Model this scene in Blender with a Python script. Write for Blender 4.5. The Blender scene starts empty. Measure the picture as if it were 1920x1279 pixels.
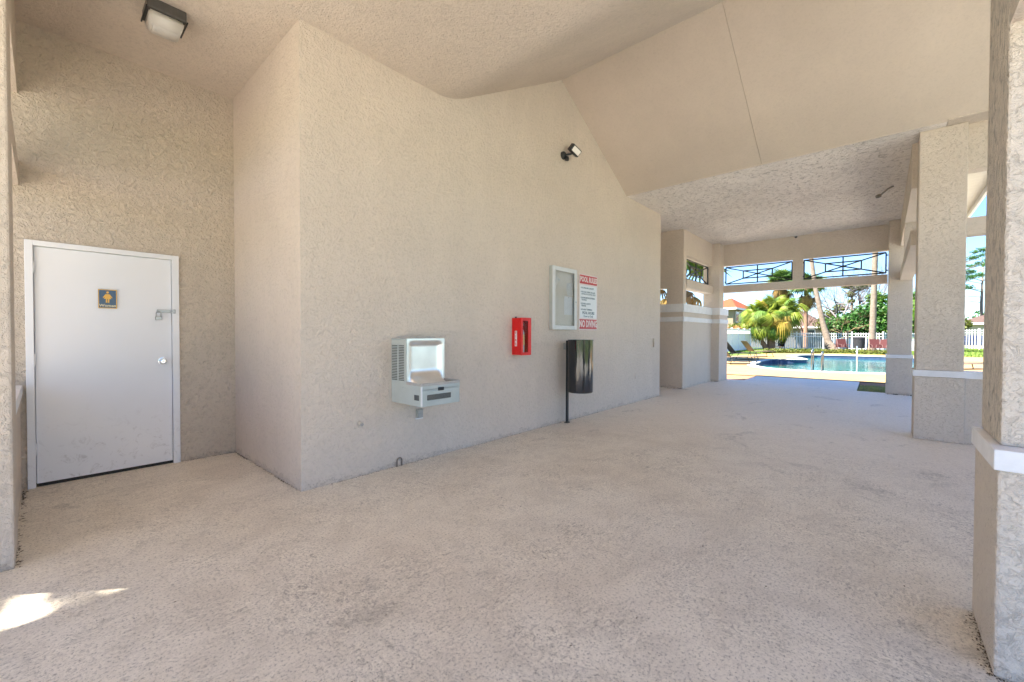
import bpy, bmesh, math, random
from mathutils import Vector, Matrix, Euler, noise
R = math.radians
random.seed(7)
scene = bpy.context.scene
COL = scene.collection

# ------------------------------------------------------------------ camera
cam_d = bpy.data.cameras.new('camera'); cam = bpy.data.objects.new('camera', cam_d); COL.objects.link(cam)
scene.camera = cam
cam_d.sensor_fit = 'HORIZONTAL'; cam_d.sensor_width = 36; cam_d.lens = 783.41/1920*36
cam_d.clip_start = 0.05; cam_d.clip_end = 3000
yaw, pit, rol = R(41.622), R(-0.919), R(0.178)
F = Vector((math.cos(pit)*math.cos(yaw), math.cos(pit)*math.sin(yaw), math.sin(pit)))
Rt = Vector((math.sin(yaw), -math.cos(yaw), 0)); Up = Rt.cross(F)
c_, s_ = math.cos(rol), math.sin(rol)
Rt, Up = c_*Rt+s_*Up, c_*Up-s_*Rt
m = Matrix.Identity(4)
for i in range(3):
    m[i][0] = Rt[i]; m[i][1] = Up[i]; m[i][2] = -F[i]; m[i][3] = (0, 0, 1.33)[i]
cam.matrix_world = m

# ------------------------------------------------------------------ sky and sun
SUN_EL = R(58); TRAVEL = Vector((0.75, -0.66, 0)).normalized()      # horizontal direction the light travels
w = bpy.data.worlds.new('World'); scene.world = w; w.use_nodes = True
nt = w.node_tree; bg = nt.nodes['Background']
sky = nt.nodes.new('ShaderNodeTexSky'); sky.sky_type = 'NISHITA'; sky.sun_disc = False
sky.sun_elevation = SUN_EL
toward = -TRAVEL
sky.sun_rotation = math.atan2(toward.x, toward.y)
sky.air_density = 1.0; sky.dust_density = 0.0; sky.ozone_density = 2.0
tint = nt.nodes.new('ShaderNodeMix'); tint.data_type = 'RGBA'; tint.blend_type = 'MULTIPLY'; tint.inputs[0].default_value = 1
tint.inputs[7].default_value = (.74, .94, 1.20, 1); nt.links.new(sky.outputs[0], tint.inputs[6])
nt.links.new(tint.outputs[2], bg.inputs[0]); bg.inputs[1].default_value = 0.055
sl = bpy.data.lights.new('sun', 'SUN'); sl.energy = 5.0; sl.angle = R(0.6); sl.color = (1, .925, .80)
sun = bpy.data.objects.new('sun', sl); COL.objects.link(sun)
d = Vector((TRAVEL.x*math.cos(SUN_EL), TRAVEL.y*math.cos(SUN_EL), -math.sin(SUN_EL)))
sun.rotation_euler = d.to_track_quat('-Z', 'Y').to_euler(); sun.location = (0, 0, 40)
vs = scene.view_settings
vs.view_transform = 'Standard'; vs.look = 'None'; vs.gamma = 1; vs.exposure = 2.52; vs.use_curve_mapping = False
try:
    scene.cycles.max_bounces = 12; scene.cycles.diffuse_bounces = 9; scene.cycles.glossy_bounces = 6
    scene.cycles.transmission_bounces = 8; scene.cycles.transparent_max_bounces = 12
except Exception: pass

# ------------------------------------------------------------------ materials
def mat(name, col, rough=.7, metal=0, spec=.5):
    M = bpy.data.materials.new(name); M.use_nodes = True
    b = M.node_tree.nodes['Principled BSDF']
    b.inputs['Base Color'].default_value = (*col, 1); b.inputs['Roughness'].default_value = rough
    b.inputs['Metallic'].default_value = metal
    b.inputs['Specular IOR Level'].default_value = spec
    return M
class NB:
    def __init__(s, M): s.M = M; s.t = M.node_tree; s.b = s.t.nodes['Principled BSDF']
    def n(s, typ, **kw):
        k = s.t.nodes.new(typ)
        for a, v in kw.items(): setattr(k, a, v)
        return k
    def l(s, a, b): s.t.links.new(a, b)
    def pos(s, scale=(1, 1, 1), obj=False, rot=(0, 0, 0)):
        if obj: src = s.n('ShaderNodeTexCoord').outputs['Object']
        else: src = s.n('ShaderNodeNewGeometry').outputs['Position']
        mp = s.n('ShaderNodeMapping'); mp.inputs['Scale'].default_value = scale; mp.inputs['Rotation'].default_value = rot
        s.l(src, mp.inputs[0]); return mp.outputs[0]
    def noise(s, v, sc, det=4, rough=.55, dist=0):
        k = s.n('ShaderNodeTexNoise'); s.l(v, k.inputs['Vector'])
        k.inputs['Scale'].default_value = sc; k.inputs['Detail'].default_value = det
        k.inputs['Roughness'].default_value = rough; k.inputs['Distortion'].default_value = dist
        return k.outputs[0]
    def ramp(s, f, stops):
        k = s.n('ShaderNodeValToRGB'); e = k.color_ramp.elements
        while len(e) < len(stops): e.new(.5)
        for i, (p, c) in enumerate(stops):
            e[i].position = p; e[i].color = (*c, 1) if len(c) == 3 else c
        s.l(f, k.inputs[0]); return k.outputs[0]
    def mix(s, f, a, b, mode='MIX'):
        k = s.n('ShaderNodeMix', data_type='RGBA', blend_type=mode)
        for sock, v in ((k.inputs[0], f), (k.inputs[6], a), (k.inputs[7], b)):
            if isinstance(v, (int, float)): sock.default_value = v
            elif isinstance(v, tuple): sock.default_value = (*v, 1)
            else: s.l(v, sock)
        return k.outputs[2]
    def math(s, op, a, b=0.5):
        k = s.n('ShaderNodeMath', operation=op)
        for i, v in ((0, a), (1, b)):
            if isinstance(v, (int, float)): k.inputs[i].default_value = v
            else: s.l(v, k.inputs[i])
        return k.outputs[0]
    def bump(s, h, strength, dist, normal=None):
        k = s.n('ShaderNodeBump'); k.inputs['Strength'].default_value = strength; k.inputs['Distance'].default_value = dist
        s.l(h, k.inputs['Height'])
        if normal is not None: s.l(normal, k.inputs['Normal'])
        s.l(k.outputs[0], s.b.inputs['Normal']); return k.outputs[0]
def g3(v): return (v, v, v)

STUC = (.70, .605, .515)
def stucco(name, strength=.9, scale=26, dist=.012, col=STUC, crisp=False, dirt=True, tone=.10, zs_=1):
    M = mat(name, col, .8, spec=.25); q = NB(M)
    p = q.pos((1, 1, zs_))
    # trowelled islands of several sizes with hollow lines between them, denser in some areas than others
    a = q.noise(p, scale, 6, .62, .9)
    a2 = q.noise(p, scale*.45, 4, .6, 1.6)
    isl = q.ramp(a, [(.34, g3(0)), (.45, g3(.75)), (.58, g3(1)), (.70, g3(.7))]) if crisp else q.ramp(a, [(.30, g3(0)), (.70, g3(1))])
    isl2 = q.ramp(a2, [(.44, g3(0)), (.50, g3(1)), (.56, g3(.2))]) if crisp else q.ramp(a2, [(.40, g3(0)), (.60, g3(1))])
    area = q.ramp(q.noise(p, 1.3, 4, .6), [(.36, g3(.12)), (.66, g3(.55 if crisp else .25))])
    h = q.mix(area, isl, isl2)
    fine = q.noise(p, scale*3.2, 4, .7)
    h = q.mix(.28, h, fine)
    big = q.ramp(q.noise(q.pos(), .55, 4, .6), [(.35, g3(.95)), (.65, g3(1.03))])
    c = q.mix(1, col, big, 'MULTIPLY')
    mid = q.ramp(q.noise(q.pos((1, 1, .35)), 2.1, 6, .7, .5), [(.3, g3(.95)), (.7, g3(1.02))])
    c = q.mix(1, c, mid, 'MULTIPLY')
    c = q.mix(1, c, q.ramp(h, [(.15, g3(1-tone*1.6)), (.5, g3(1)), (.9, g3(1+tone*.35))]), 'MULTIPLY')   # relief shading put into the colour, hollows dark and ridges light
    # a few scrapes and patches with their own outline
    sc_ = q.ramp(q.noise(q.pos((1, 1, 2.2)), 4.3, 9, .82, 1.2), [(.66, g3(0)), (.70, g3(.30))])
    c = q.mix(sc_, c, tuple(v*.80 for v in col))
    if dirt:                                   # splash and grime just above the floor, a stain with its own ragged outline
        z = q.n('ShaderNodeSeparateXYZ'); q.l(q.n('ShaderNodeNewGeometry').outputs['Position'], z.inputs[0])
        edge = q.math('MULTIPLY', q.ramp(q.noise(q.pos(), 5, 6, .75), [(.40, g3(.06)), (.72, g3(1))]), .11)
        k = q.math('LESS_THAN', z.outputs[2], edge)
        k2 = q.math('MULTIPLY', k, q.ramp(q.noise(q.pos(), 60, 5, .75), [(.46, g3(.05)), (.62, g3(.5))]))
        c = q.mix(k2, c, (.26, .20, .15))
    q.l(c, q.b.inputs['Base Color'])
    q.bump(h, strength, dist)
    return M
M_WALL = stucco('stucco_main', .8, 30, .020, tone=.07)
M_ALC = stucco('stucco_alcove', 1.0, 27, .030, col=(.74, .64, .53), tone=.10)
M_COARSE = stucco('stucco_coarse', .8, 38, .013, crisp=True, col=(.70, .61, .515), tone=.08)
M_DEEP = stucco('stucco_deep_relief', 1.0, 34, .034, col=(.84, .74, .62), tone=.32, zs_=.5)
M_COL = stucco('stucco_column', .8, 38, .013, crisp=True, col=(.68, .59, .50), tone=.07)
M_CEIL = stucco('ceiling_stipple', .8, 34, .020, col=(.70, .61, .515), dirt=False)
M_CEILF = stucco('ceiling_knockdown_lightened', 1.0, 15, .034, col=(.90, .84, .77), crisp=True, dirt=False, tone=.20)  # same ceiling paint, colour lightened to brighten the far end
M_PANEL = stucco('ceiling_panel_paint', .35, 40, .006, col=(.60, .515, .425), dirt=False, tone=.05)
M_TRIM = mat('white_trim', (.78, .77, .77), .55)
q = NB(M_TRIM); q.l(q.ramp(q.noise(q.pos(), 6, 5, .7), [(.3, (.70, .69, .69)), (.6, (.79, .78, .785))]), q.b.inputs['Base Color'])
q.bump(q.noise(q.pos(), 40, 3), .15, .003)

def concrete(name, base, dark, light, bump=.5, far=None, fleck=1.0):
    M = mat(name, base, .55, spec=.45); q = NB(M)
    p = q.pos()
    blot = q.noise(p, .8, 5, .6, .4)
    c = q.mix(q.ramp(blot, [(.38, g3(0)), (.60, g3(1))]), base, light)
    m2 = q.noise(p, 3.1, 7, .74, .6)
    c = q.mix(q.ramp(m2, [(.40, g3(.35*fleck)), (.56, g3(0))]), c, dark)
    # broomed and trowelled arcs: stretched noise whose direction wanders
    sw = q.noise(q.pos((1, 1.9, 1), rot=(0, 0, .6)), 22, 10, .82, 1.0)
    sw2 = q.noise(q.pos((1.7, 1, 1), rot=(0, 0, .25)), 26, 10, .82, 1.2)
    pick = q.ramp(q.noise(p, 1.6, 4), [(.44, g3(0)), (.56, g3(1))])
    s = q.mix(pick, sw, sw2)
    dens = q.ramp(q.noise(p, 1.5, 7, .78, .5), [(.40, g3(.06)), (.52, g3(.55)), (.64, g3(1.0))])
    k = q.math('MULTIPLY', q.ramp(s, [(.41, g3(.80*fleck)), (.485, g3(0))]), dens)
    c = q.mix(k, c, tuple(x*.45 for x in dark))
    c = q.mix(q.math('MULTIPLY', dens, q.ramp(s, [(.52, g3(0)), (.61, g3(.7*fleck))])), c, tuple(min(1, x*1.28) for x in light))
    sp = q.noise(p, 75, 5, .75)
    c = q.mix(q.ramp(sp, [(.38, g3(.7*fleck)), (.46, g3(0))]), c, tuple(x*.42 for x in dark))
    c = q.mix(q.ramp(sp, [(.56, g3(0)), (.66, g3(.4*fleck))]), c, tuple(min(1, x*1.2) for x in light))
    pit = q.noise(p, 9, 9, .85, .4)
    c = q.mix(q.ramp(pit, [(.325, g3(.85*fleck)), (.375, g3(0))]), c, tuple(x*.25 for x in dark))
    if far:  # extra brightness painted into the floor colour towards the far end
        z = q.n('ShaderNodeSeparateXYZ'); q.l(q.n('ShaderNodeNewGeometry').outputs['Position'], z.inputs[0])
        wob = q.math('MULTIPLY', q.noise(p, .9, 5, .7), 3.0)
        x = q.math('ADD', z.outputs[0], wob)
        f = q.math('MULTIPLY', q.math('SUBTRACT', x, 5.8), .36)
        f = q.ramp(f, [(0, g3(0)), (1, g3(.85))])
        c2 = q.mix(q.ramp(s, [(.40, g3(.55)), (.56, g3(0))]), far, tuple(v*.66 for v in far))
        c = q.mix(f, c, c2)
    grm = q.ramp(q.noise(q.pos((1, 1.5, 1)), 1.15, 9, .80, .8), [(.575, g3(0)), (.64, g3(.42*fleck))])      # worn grey stains
    c = q.mix(q.math('MULTIPLY', grm, q.ramp(s, [(.44, g3(1)), (.58, g3(.35))])), c, tuple(x*.40 for x in dark))
    q.l(c, q.b.inputs['Base Color'])
    q.bump(q.mix(.35, q.mix(dens, g3(.5), s), sp), bump, .02)
    return M
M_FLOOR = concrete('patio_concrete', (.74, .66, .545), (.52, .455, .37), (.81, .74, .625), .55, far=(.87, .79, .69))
M_APRON = concrete('apron_concrete', (.74, .66, .56), (.46, .42, .39), (.78, .70, .60), .3, fleck=.4)
M_PATH = concrete('path_concrete', (.76, .73, .68), (.68, .65, .60), (.80, .78, .74), .3)
M_DECK = concrete('pool_deck_coating', (.35, .225, .085), (.31, .195, .07), (.40, .26, .105), .25, fleck=.35)
M_COPING = mat('pool_coping', (.42, .43, .42), .6)
M_ROAD = concrete('asphalt', (.09, .09, .095), (.06, .06, .06), (.12, .12, .12), .4)

def simple_noise(name, a, b, sc, rough=.8, bump=0, det=5, spec=.3, metal=0, obj=False):
    M = mat(name, a, rough, metal, spec); q = NB(M)
    n = q.noise(q.pos(obj=obj), sc, det, .65)
    q.l(q.ramp(n, [(.3, a), (.7, b)]), q.b.inputs['Base Color'])
    if bump: q.bump(n, bump, .02)
    return M
M_GRASS = simple_noise('lawn_soil', (.055, .10, .02), (.13, .17, .035), 2.5, .9, .6)
M_BLADE = simple_noise('grass_blades', (.10, .19, .025), (.20, .27, .05), 3, .7)
M_MULCH = simple_noise('red_mulch', (.20, .09, .05), (.36, .20, .12), 30, .95, 1)
M_WHITE = simple_noise('white_vinyl', (.74, .74, .76), (.80, .80, .81), 4, .45, obj=False)
M_BLACK = simple_noise('black_metal', (.012, .012, .013), (.022, .022, .024), 30, .42, spec=.5)
M_RAIL = simple_noise('black_iron', (.018, .022, .03), (.03, .035, .045), 20, .5)
M_CHROME = mat('chrome', (.75, .75, .76), .16, 1)
M_STEELD = mat('dull_steel', (.42, .42, .42), .38, 1)

# ------------------------------------------------------------------ mesh helpers
def quadbox(bm, x0, x1, y0, y1, z0, z1):
    v = [bm.verts.new((x, y, z)) for z in (z0, z1) for y in (y0, y1) for x in (x0, x1)]
    for f in ((0, 2, 3, 1), (4, 5, 7, 6), (0, 1, 5, 4), (2, 6, 7, 3), (0, 4, 6, 2), (1, 3, 7, 5)):
        bm.faces.new([v[i] for i in f])
    return v
def box(x0, x1, y0, y1, z0, z1, bev=0, seg=2):
    bm = bmesh.new(); quadbox(bm, *sorted((x0, x1)), *sorted((y0, y1)), *sorted((z0, z1)))
    if bev: bmesh.ops.bevel(bm, geom=bm.edges[:], offset=bev, segments=seg, affect='EDGES', profile=.5)
    return bm
def prism(pts, z0, z1):
    bm = bmesh.new()
    lo = [bm.verts.new((x, y, z0)) for x, y in pts]; hi = [bm.verts.new((x, y, z1)) for x, y in pts]
    bm.faces.new(lo[::-1]); bm.faces.new(hi); n = len(pts)
    for i in range(n): bm.faces.new((lo[i], lo[(i+1) % n], hi[(i+1) % n], hi[i]))
    bmesh.ops.recalc_face_normals(bm, faces=bm.faces[:]); return bm
def tube(bm, pts, rad, seg=8, cap=True):
    pts = [Vector(p) for p in pts]
    if not isinstance(rad, (list, tuple)): rad = [rad]*len(pts)
    rings = []; n = None
    for i, p in enumerate(pts):
        t = (pts[min(i+1, len(pts)-1)]-pts[max(i-1, 0)]).normalized()
        if n is None:
            n = t.orthogonal().normalized()
        else:
            n = (n-t*n.dot(t)); n = n.normalized() if n.length > 1e-6 else t.orthogonal().normalized()
        b = t.cross(n)
        rings.append([bm.verts.new(p+rad[i]*(math.cos(a)*n+math.sin(a)*b)) for a in [2*math.pi*k/seg for k in range(seg)]])
    for a, b in zip(rings, rings[1:]):
        for k in range(seg):
            f = bm.faces.new((a[k], a[(k+1) % seg], b[(k+1) % seg], b[k])); f.smooth = seg > 4
    if cap: bm.faces.new(rings[0][::-1]); bm.faces.new(rings[-1])
def tubebm(pts, rad, seg=8):
    bm = bmesh.new(); tube(bm, pts, rad, seg); return bm
def lathe(prof, seg=24):
    """prof = [(r, z)...] round the z axis"""
    bm = bmesh.new(); rings = []
    for r, z in prof:
        rings.append([bm.verts.new((r*math.cos(2*math.pi*k/seg), r*math.sin(2*math.pi*k/seg), z)) for k in range(seg)] if r > 1e-5 else [bm.verts.new((0, 0, z))])
    for a, b in zip(rings, rings[1:]):
        for k in range(seg):
            if len(a) == 1 and len(b) == 1: continue
            if len(a) == 1: f = bm.faces.new((a[0], b[(k+1) % seg], b[k]))
            elif len(b) == 1: f = bm.faces.new((a[k], a[(k+1) % seg], b[0]))
            else: f = bm.faces.new((a[k], a[(k+1) % seg], b[(k+1) % seg], b[k]))
            f.smooth = True
    bmesh.ops.recalc_face_normals(bm, faces=bm.faces[:])
    bmesh.ops.split_edges(bm, edges=[e for e in bm.edges if len(e.link_faces) == 2 and e.calc_face_angle(0) > R(38)]); return bm
def move(bm, loc=(0, 0, 0), rot=None, scale=None):
    if scale: bmesh.ops.scale(bm, vec=scale, verts=bm.verts[:])
    if rot: bmesh.ops.rotate(bm, verts=bm.verts[:], cent=(0, 0, 0), matrix=Euler(rot).to_matrix())
    bmesh.ops.translate(bm, vec=loc, verts=bm.verts[:]); return bm
def join(*bms):
    out = bmesh.new()
    for b in bms:
        me = bpy.data.meshes.new('t'); b.to_mesh(me); b.free(); out.from_mesh(me); bpy.data.meshes.remove(me)
    return out
def tag(o, label=None, cat=None, group=None, kind=None):
    if label: o['label'] = label
    if cat: o['category'] = cat
    if group: o['group'] = group
    if kind: o['kind'] = kind
    return o
def link(name, bm, m, parent=None, base=(0, 0, 0)):
    if any(base): bmesh.ops.translate(bm, vec=(-base[0], -base[1], -base[2]), verts=bm.verts[:])
    me = bpy.data.meshes.new(name); bm.to_mesh(me); bm.free(); me.materials.append(m)
    o = bpy.data.objects.new(name, me); COL.objects.link(o)
    if parent: o.parent = parent
    else: o.location = base
    return o
class Thing:
    def __init__(s, name, loc, label, cat, group=None, rz=0):
        s.o = bpy.data.objects.new(name, None); COL.objects.link(s.o); s.o.location = loc; s.o.rotation_euler = (0, 0, rz)
        s.o.empty_display_size = .1; s.base = tuple(loc); tag(s.o, label, cat, group)
    def part(s, name, bm, m, label=None, under=None, local=False, kind=None):
        o = link(name, bm, m, under or s.o, (0, 0, 0) if local else s.base)
        return tag(o, label, kind=kind)
    def inst(s, name, me, mw, under=None):                # shared mesh, local matrix
        o = bpy.data.objects.new(name, me); COL.objects.link(o); o.parent = under or s.o; o.matrix_local = mw; return o
def mesh_of(name, bm, m):
    me = bpy.data.meshes.new(name); bm.to_mesh(me); bm.free(); me.materials.append(m); return me
def copy_tree(o, parent=None):
    c = o.copy(); COL.objects.link(c)
    if parent: c.parent = parent
    for ch in list(o.children): copy_tree(ch, c)
    return c
def struct(name, bm, m): return tag(link(name, bm, m), kind='structure')
FONT = None
def text_bm(s, size, depth=.002, align='CENTER', bold=0, sx=1):
    cu = bpy.data.curves.new('txt', 'FONT'); cu.body = s; cu.size = size; cu.extrude = depth/2; cu.offset = bold
    cu.align_x = align; cu.align_y = 'CENTER'; cu.resolution_u = 2
    o = bpy.data.objects.new('txt', cu); COL.objects.link(o)
    dg = bpy.context.evaluated_depsgraph_get(); dg.update()
    me = bpy.data.meshes.new_from_object(o.evaluated_get(dg)); bm = bmesh.new(); bm.from_mesh(me)
    bpy.data.objects.remove(o); bpy.data.curves.remove(cu); bpy.data.meshes.remove(me)
    if sx != 1: bmesh.ops.scale(bm, vec=(sx, 1, 1), verts=bm.verts[:])
    return bm
def on_wall(bm, x, y, z):      # xy-plane artwork set upright, facing -y (towards the patio), reading left to right along +x
    return move(bm, (x, y, z), rot=(R(90), 0, 0))

# ================================================================== SETTING: ground and paving
H = 3.93
def fill_sheet(outer, holes, z):
    bm = bmesh.new(); es = []
    for loop in [outer]+holes:
        v = [bm.verts.new((x, y, z)) for x, y in loop]
        es += [bm.edges.new((v[i], v[(i+1) % len(v)])) for i in range(len(v))]
    bmesh.ops.triangle_fill(bm, edges=es, use_beauty=True)
    for f in bm.faces:
        if f.normal.z < 0: f.normal_flip()
    return bm
POOL = [(21.2, 4.33), (20.2, 3.9), (19.55, 3.45), (19.25, 2.75), (19.17, 2.0), (19.3, 1.1), (19.75, -.1), (20.6, -1.0), (22.5, -1.75), (26, -2.0), (31, -2.2), (34.0, -1.9),
        (35.1, -.6), (35.3, 1.5), (35.0, 3.7), (33.6, 4.25), (32.3, 4.5), (30.2, 3.75), (28.4, 3.12), (27.9, 3.15), (27.4, 3.75), (27.2, 4.6), (24.2, 4.65)]
def smooth_loop(p, it=2):
    for _ in range(it):
        q_ = []
        for i in range(len(p)):
            a, b = Vector(p[i]), Vector(p[(i+1) % len(p)])
            q_ += [tuple(a*.78+b*.22), tuple(a*.22+b*.78)]
        p = q_
    return p
POOLS = smooth_loop(POOL)
def offset_loop(p, d_):
    n = len(p); out = []
    for i in range(n):
        t = (Vector(p[(i+1) % n])-Vector(p[i-1])).normalized(); out.append((p[i][0]+t.y*d_, p[i][1]-t.x*d_))
    return out
area = sum(POOLS[i][0]*POOLS[(i+1) % len(POOLS)][1]-POOLS[(i+1) % len(POOLS)][0]*POOLS[i][1] for i in range(len(POOLS)))
sgn = 1 if area > 0 else -1
P_OUT = offset_loop(POOLS, .32*sgn)

struct('ground', fill_sheet([(-900, -900), (900, -900), (900, 900), (-900, 900)], [offset_loop(POOLS, .2*sgn)], -.06), M_GRASS)
DECK = [(15.62, 4.2), (15.70, 3.1), (15.85, .5), (15.95, -.6), (16.2, -14), (39, -14), (38.9, 0), (39.1, 3.2), (36.2, 6.05), (31.8, 6.9), (28.5, 7.3), (26, 9), (15.2, 9)]
struct('pool_deck', fill_sheet(DECK, [P_OUT], -.012), M_DECK)
def strip(inner, outer, z0, z1, m, name):
    bm = bmesh.new(); n = len(inner)
    a = [bm.verts.new((x, y, z0)) for x, y in inner]; b = [bm.verts.new((x, y, z1)) for x, y in outer]
    for i in range(n): bm.faces.new((a[i], a[(i+1) % n], b[(i+1) % n], b[i]))
    bmesh.ops.recalc_face_normals(bm, faces=bm.faces[:]); return bm
# coping ring with a rolled lip
bm = join(strip(P_OUT, POOLS, -.008, .012, None, ''), strip(POOLS, offset_loop(POOLS, -.035*sgn), .012, -.012, None, ''),
          strip(offset_loop(POOLS, -.035*sgn), offset_loop(POOLS, 0), -.012, -.05, None, ''))
pool = Thing('swimming_pool', (27, 0, 0), 'free form swimming pool with pale coping, dark tile line and teal water', 'swimming pool')
pool.part('coping', bm, M_COPING)
M_TILE = simple_noise('waterline_tile', (.03, .05, .11), (.06, .09, .17), 8, .3)
pool.part('tile_band', strip(offset_loop(POOLS, 0), offset_loop(POOLS, 0), -.05, -.30, None, ''), M_TILE)
M_PLASTER = simple_noise('pool_plaster', (.25, .55, .58), (.35, .65, .66), 2, .6)
M_WATER = mat('pool_water', (.008, .20, .235), .035, spec=.5); q = NB(M_WATER)
nz = q.noise(q.pos((1, 1, 1)), 1.6, 4, .6, .6)
q.l(q.ramp(q.noise(q.pos((.25, .5, 1)), 1.0, 3, .6, .5), [(.35, (.002, .06, .07)), (.5, (.006, .10, .11)), (.68, (.03, .19, .20))]), q.b.inputs['Base Color'])
q.bump(nz, .45, .05)
q.b.inputs['IOR'].default_value = 1.33
water = fill_sheet(offset_loop(POOLS, -.002*sgn), [], -.20)
o = struct('water', water, M_WATER)

FL = [(-3.9, -1.15), (2.3, -1.15), (2.3, -3.6), (8.1, -3.6), (8.1, -1.15), (12.98, -1.15), (12.97, .46), (13.42, 1.65), (13.72, 3.1), (13.75, 4.0), (10.75, 4.0), (10.75, 6.6), (8.6, 6.6), (8.6, 5.7), (-3.9, 5.7)]
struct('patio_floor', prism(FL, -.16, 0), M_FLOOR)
struct('apron_path', prism([(12.99, .47), (15.84, .50), (15.70, 3.1), (13.74, 3.1), (13.44, 1.65)], -.1, -.022), M_APRON)
struct('planting_bed', fill_sheet([(13.76, 3.12), (14.5, 3.12), (15.68, 3.12), (15.6, 4.3), (13.76, 4.3)], [], -.03), M_MULCH)
struct('shaded_lawn', fill_sheet([(13.0, .46), (14.75, .46), (14.9, -3), (13.0, -3)], [], -.045), simple_noise('lightened_lawn', (.18, .20, .09), (.30, .29, .16), 14, .9, .6))  # lawn colour lightened to offset the shade lying on it
struct('mulch_strip', fill_sheet([(14.75, .47), (15.8, .48), (15.9, -.6), (16.0, -3), (14.9, -3)], [], -.03), M_MULCH)
struct('side_path', fill_sheet([(-16, -1.17), (2.28, -1.17), (2.28, -3.62), (8.12, -3.62), (8.12, -1.9), (11, -1.9), (11, -9), (-16, -9)], [], -.03), M_PATH)  # unseen walkway, widened and paled to bounce light inside
struct('entry_bounce_paving', fill_sheet([(-16, 12), (-16, -1.13), (-3.92, -1.13), (-3.92, 5.72), (1.3, 5.72), (1.3, 12)], [], -.034), concrete('grey_path', (.60, .57, .52), (.5, .47, .43), (.66, .63, .58), .3))  # unseen paving added to bounce light into the near end
struct('left_bounce_paving', fill_sheet([(10.8, 4.35), (15.18, 4.35), (15.18, 12), (10.8, 12)], [], -.034), M_PATH)  # unseen pale paving added to light the far ceiling from the left
struct('right_bounce_paving', fill_sheet([(11.05, -1.9), (15.9, -1.9), (16.1, -9), (11.05, -9)], [], -.034), M_PATH)  # unseen pale paving added to light the far end from the right
struct('road', fill_sheet([(66, -60), (72, -60), (72, 60), (66, 60)], [], -.05), M_ROAD)
struct('yard_path', fill_sheet([(27.5, -16), (36.5, -16), (39, -14.2), (39, -14.02), (16.3, -14.02), (16.3, -16)], [], -.03), M_PATH)

# ================================================================== PAVILION
B = Thing('pool_pavilion', (5, 1.6, 0), 'open beige stucco pavilion with vaulted ceiling, thick columns and white trim bands', 'building')
def P(name, bm, m, label=None, under=None): return B.part(name, bm, m, label, under)
A, A2 = 3.64, 5.42
P('main_wall', prism([(1.436, A), (8.95, A), (8.95, 6.5), (8.72, 6.5), (8.72, A+.22), (1.66, A+.22), (1.66, A2), (1.436, A2)], 0, 5.35), M_WALL, 'long smooth beige wall that carries the drinking fountain and signs')
# alcove back wall with the door opening; unseen left end lengthened to block sun
dx0, dx1, dz = -.088, .936, 2.115
P('alcove_wall', join(box(-1.7, dx0, A2, A2+.2, 0, H+.1), box(dx1, 1.66, A2, A2+.2, 0, H+.1), box(dx0, dx1, A2, A2+.2, dz, H+.1)), M_ALC, 'rough stucco back wall of the restroom alcove')
P('alley_wall', box(8.95, 10.49, 6.3, 6.5, 0, H), M_WALL)  # unseen end wall added to keep the alley dim
# alcove left frame: near column, half wall, beam, header
cl = P('column', box(-.53, -.112, A, 4.06, 0, H, .012), M_COL, 'column at the open left end of the alcove')
hw = P('half_wall', box(-.42, -.125, 4.06, A2, 0, .81), M_COL)
P('trim_band', box(-.44, -.112, 4.06, A2, .81, .89, .004), M_TRIM, under=hw)
P('lower_beam', box(-.42, -.117, 4.06, A2, 2.56, 2.77), M_COL)
P('header_beam', box(-.42, -.117, 4.06, A2, 3.33, H), M_COL)
# ceilings
P('ceiling', prism([(-3.5, -.55), (2.61, -.55), (2.61, A2), (-1.35, A2), (-1.35, 4.47), (-3.5, 4.47)], H, H+.06), M_CEIL, 'flat stippled ceiling over the near end')  # unseen left edge cut back to let the floor sun patch in
P('far_ceiling', join(box(7.335, 13.55, -.55, 3.66, H, H+.06), box(8.95, 10.6, 3.66, 6.3, H, H+.06), box(10.6, 13.55, 3.66, 3.95, H, H+.06)), M_CEILF, 'lightened knockdown textured ceiling over the far end')
RU, RZ = 5.197, 5.125
def slope(u0, z0, u1, z1, v0, v1, t=.05):
    bm = bmesh.new(); vs_ = [bm.verts.new(p) for p in ((u0, v0, z0), (u1, v0, z1), (u1, v1, z1), (u0, v1, z0), (u0, v0, z0+t), (u1, v0, z1+t), (u1, v1, z1+t), (u0, v1, z0+t))]
    for f in ((0, 1, 2, 3), (4, 7, 6, 5), (0, 4, 5, 1), (2, 6, 7, 3), (1, 5, 6, 2), (0, 3, 7, 4)): bm.faces.new([vs_[i] for i in f])
    bmesh.ops.recalc_face_normals(bm, faces=bm.faces[:]); return bm
bm = bmesh.new(); us = [2.6+(RU-2.6)*k/48 for k in range(49)]; sl_ = (RZ-H)/(RU-3.06); bw = .20
def zc_(u):
    t = u-3.06
    return H if t < -bw else (H+sl_*t if t > bw else H+sl_*(t+bw)**2/(4*bw))
rw = [[bm.verts.new((u, y, zc_(u)+.0015)) for u in us] for y in (-3.3, A)]; rw2 = [[bm.verts.new((u, y, zc_(u)+.06)) for u in us] for y in (-3.3, A)]
for k in range(48):
    bm.faces.new((rw[0][k], rw[1][k], rw[1][k+1], rw[0][k+1])).smooth = True; bm.faces.new((rw2[0][k], rw2[0][k+1], rw2[1][k+1], rw2[1][k])).smooth = True
P('ceiling_slope', bm, M_CEIL, 'near slope of the vault')
P('ceiling_panel', slope(RU, RZ, 7.335, H, 1.424, A), M_PANEL, 'plain panel of the far vault slope beside the wall')
P('ceiling_panel', slope(RU, RZ, 7.335, H, -1.02, 1.4205), M_PANEL)
P('ceiling_panel', slope(RU, RZ, 7.335, H, -3.3, -1.027), M_PANEL)
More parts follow.
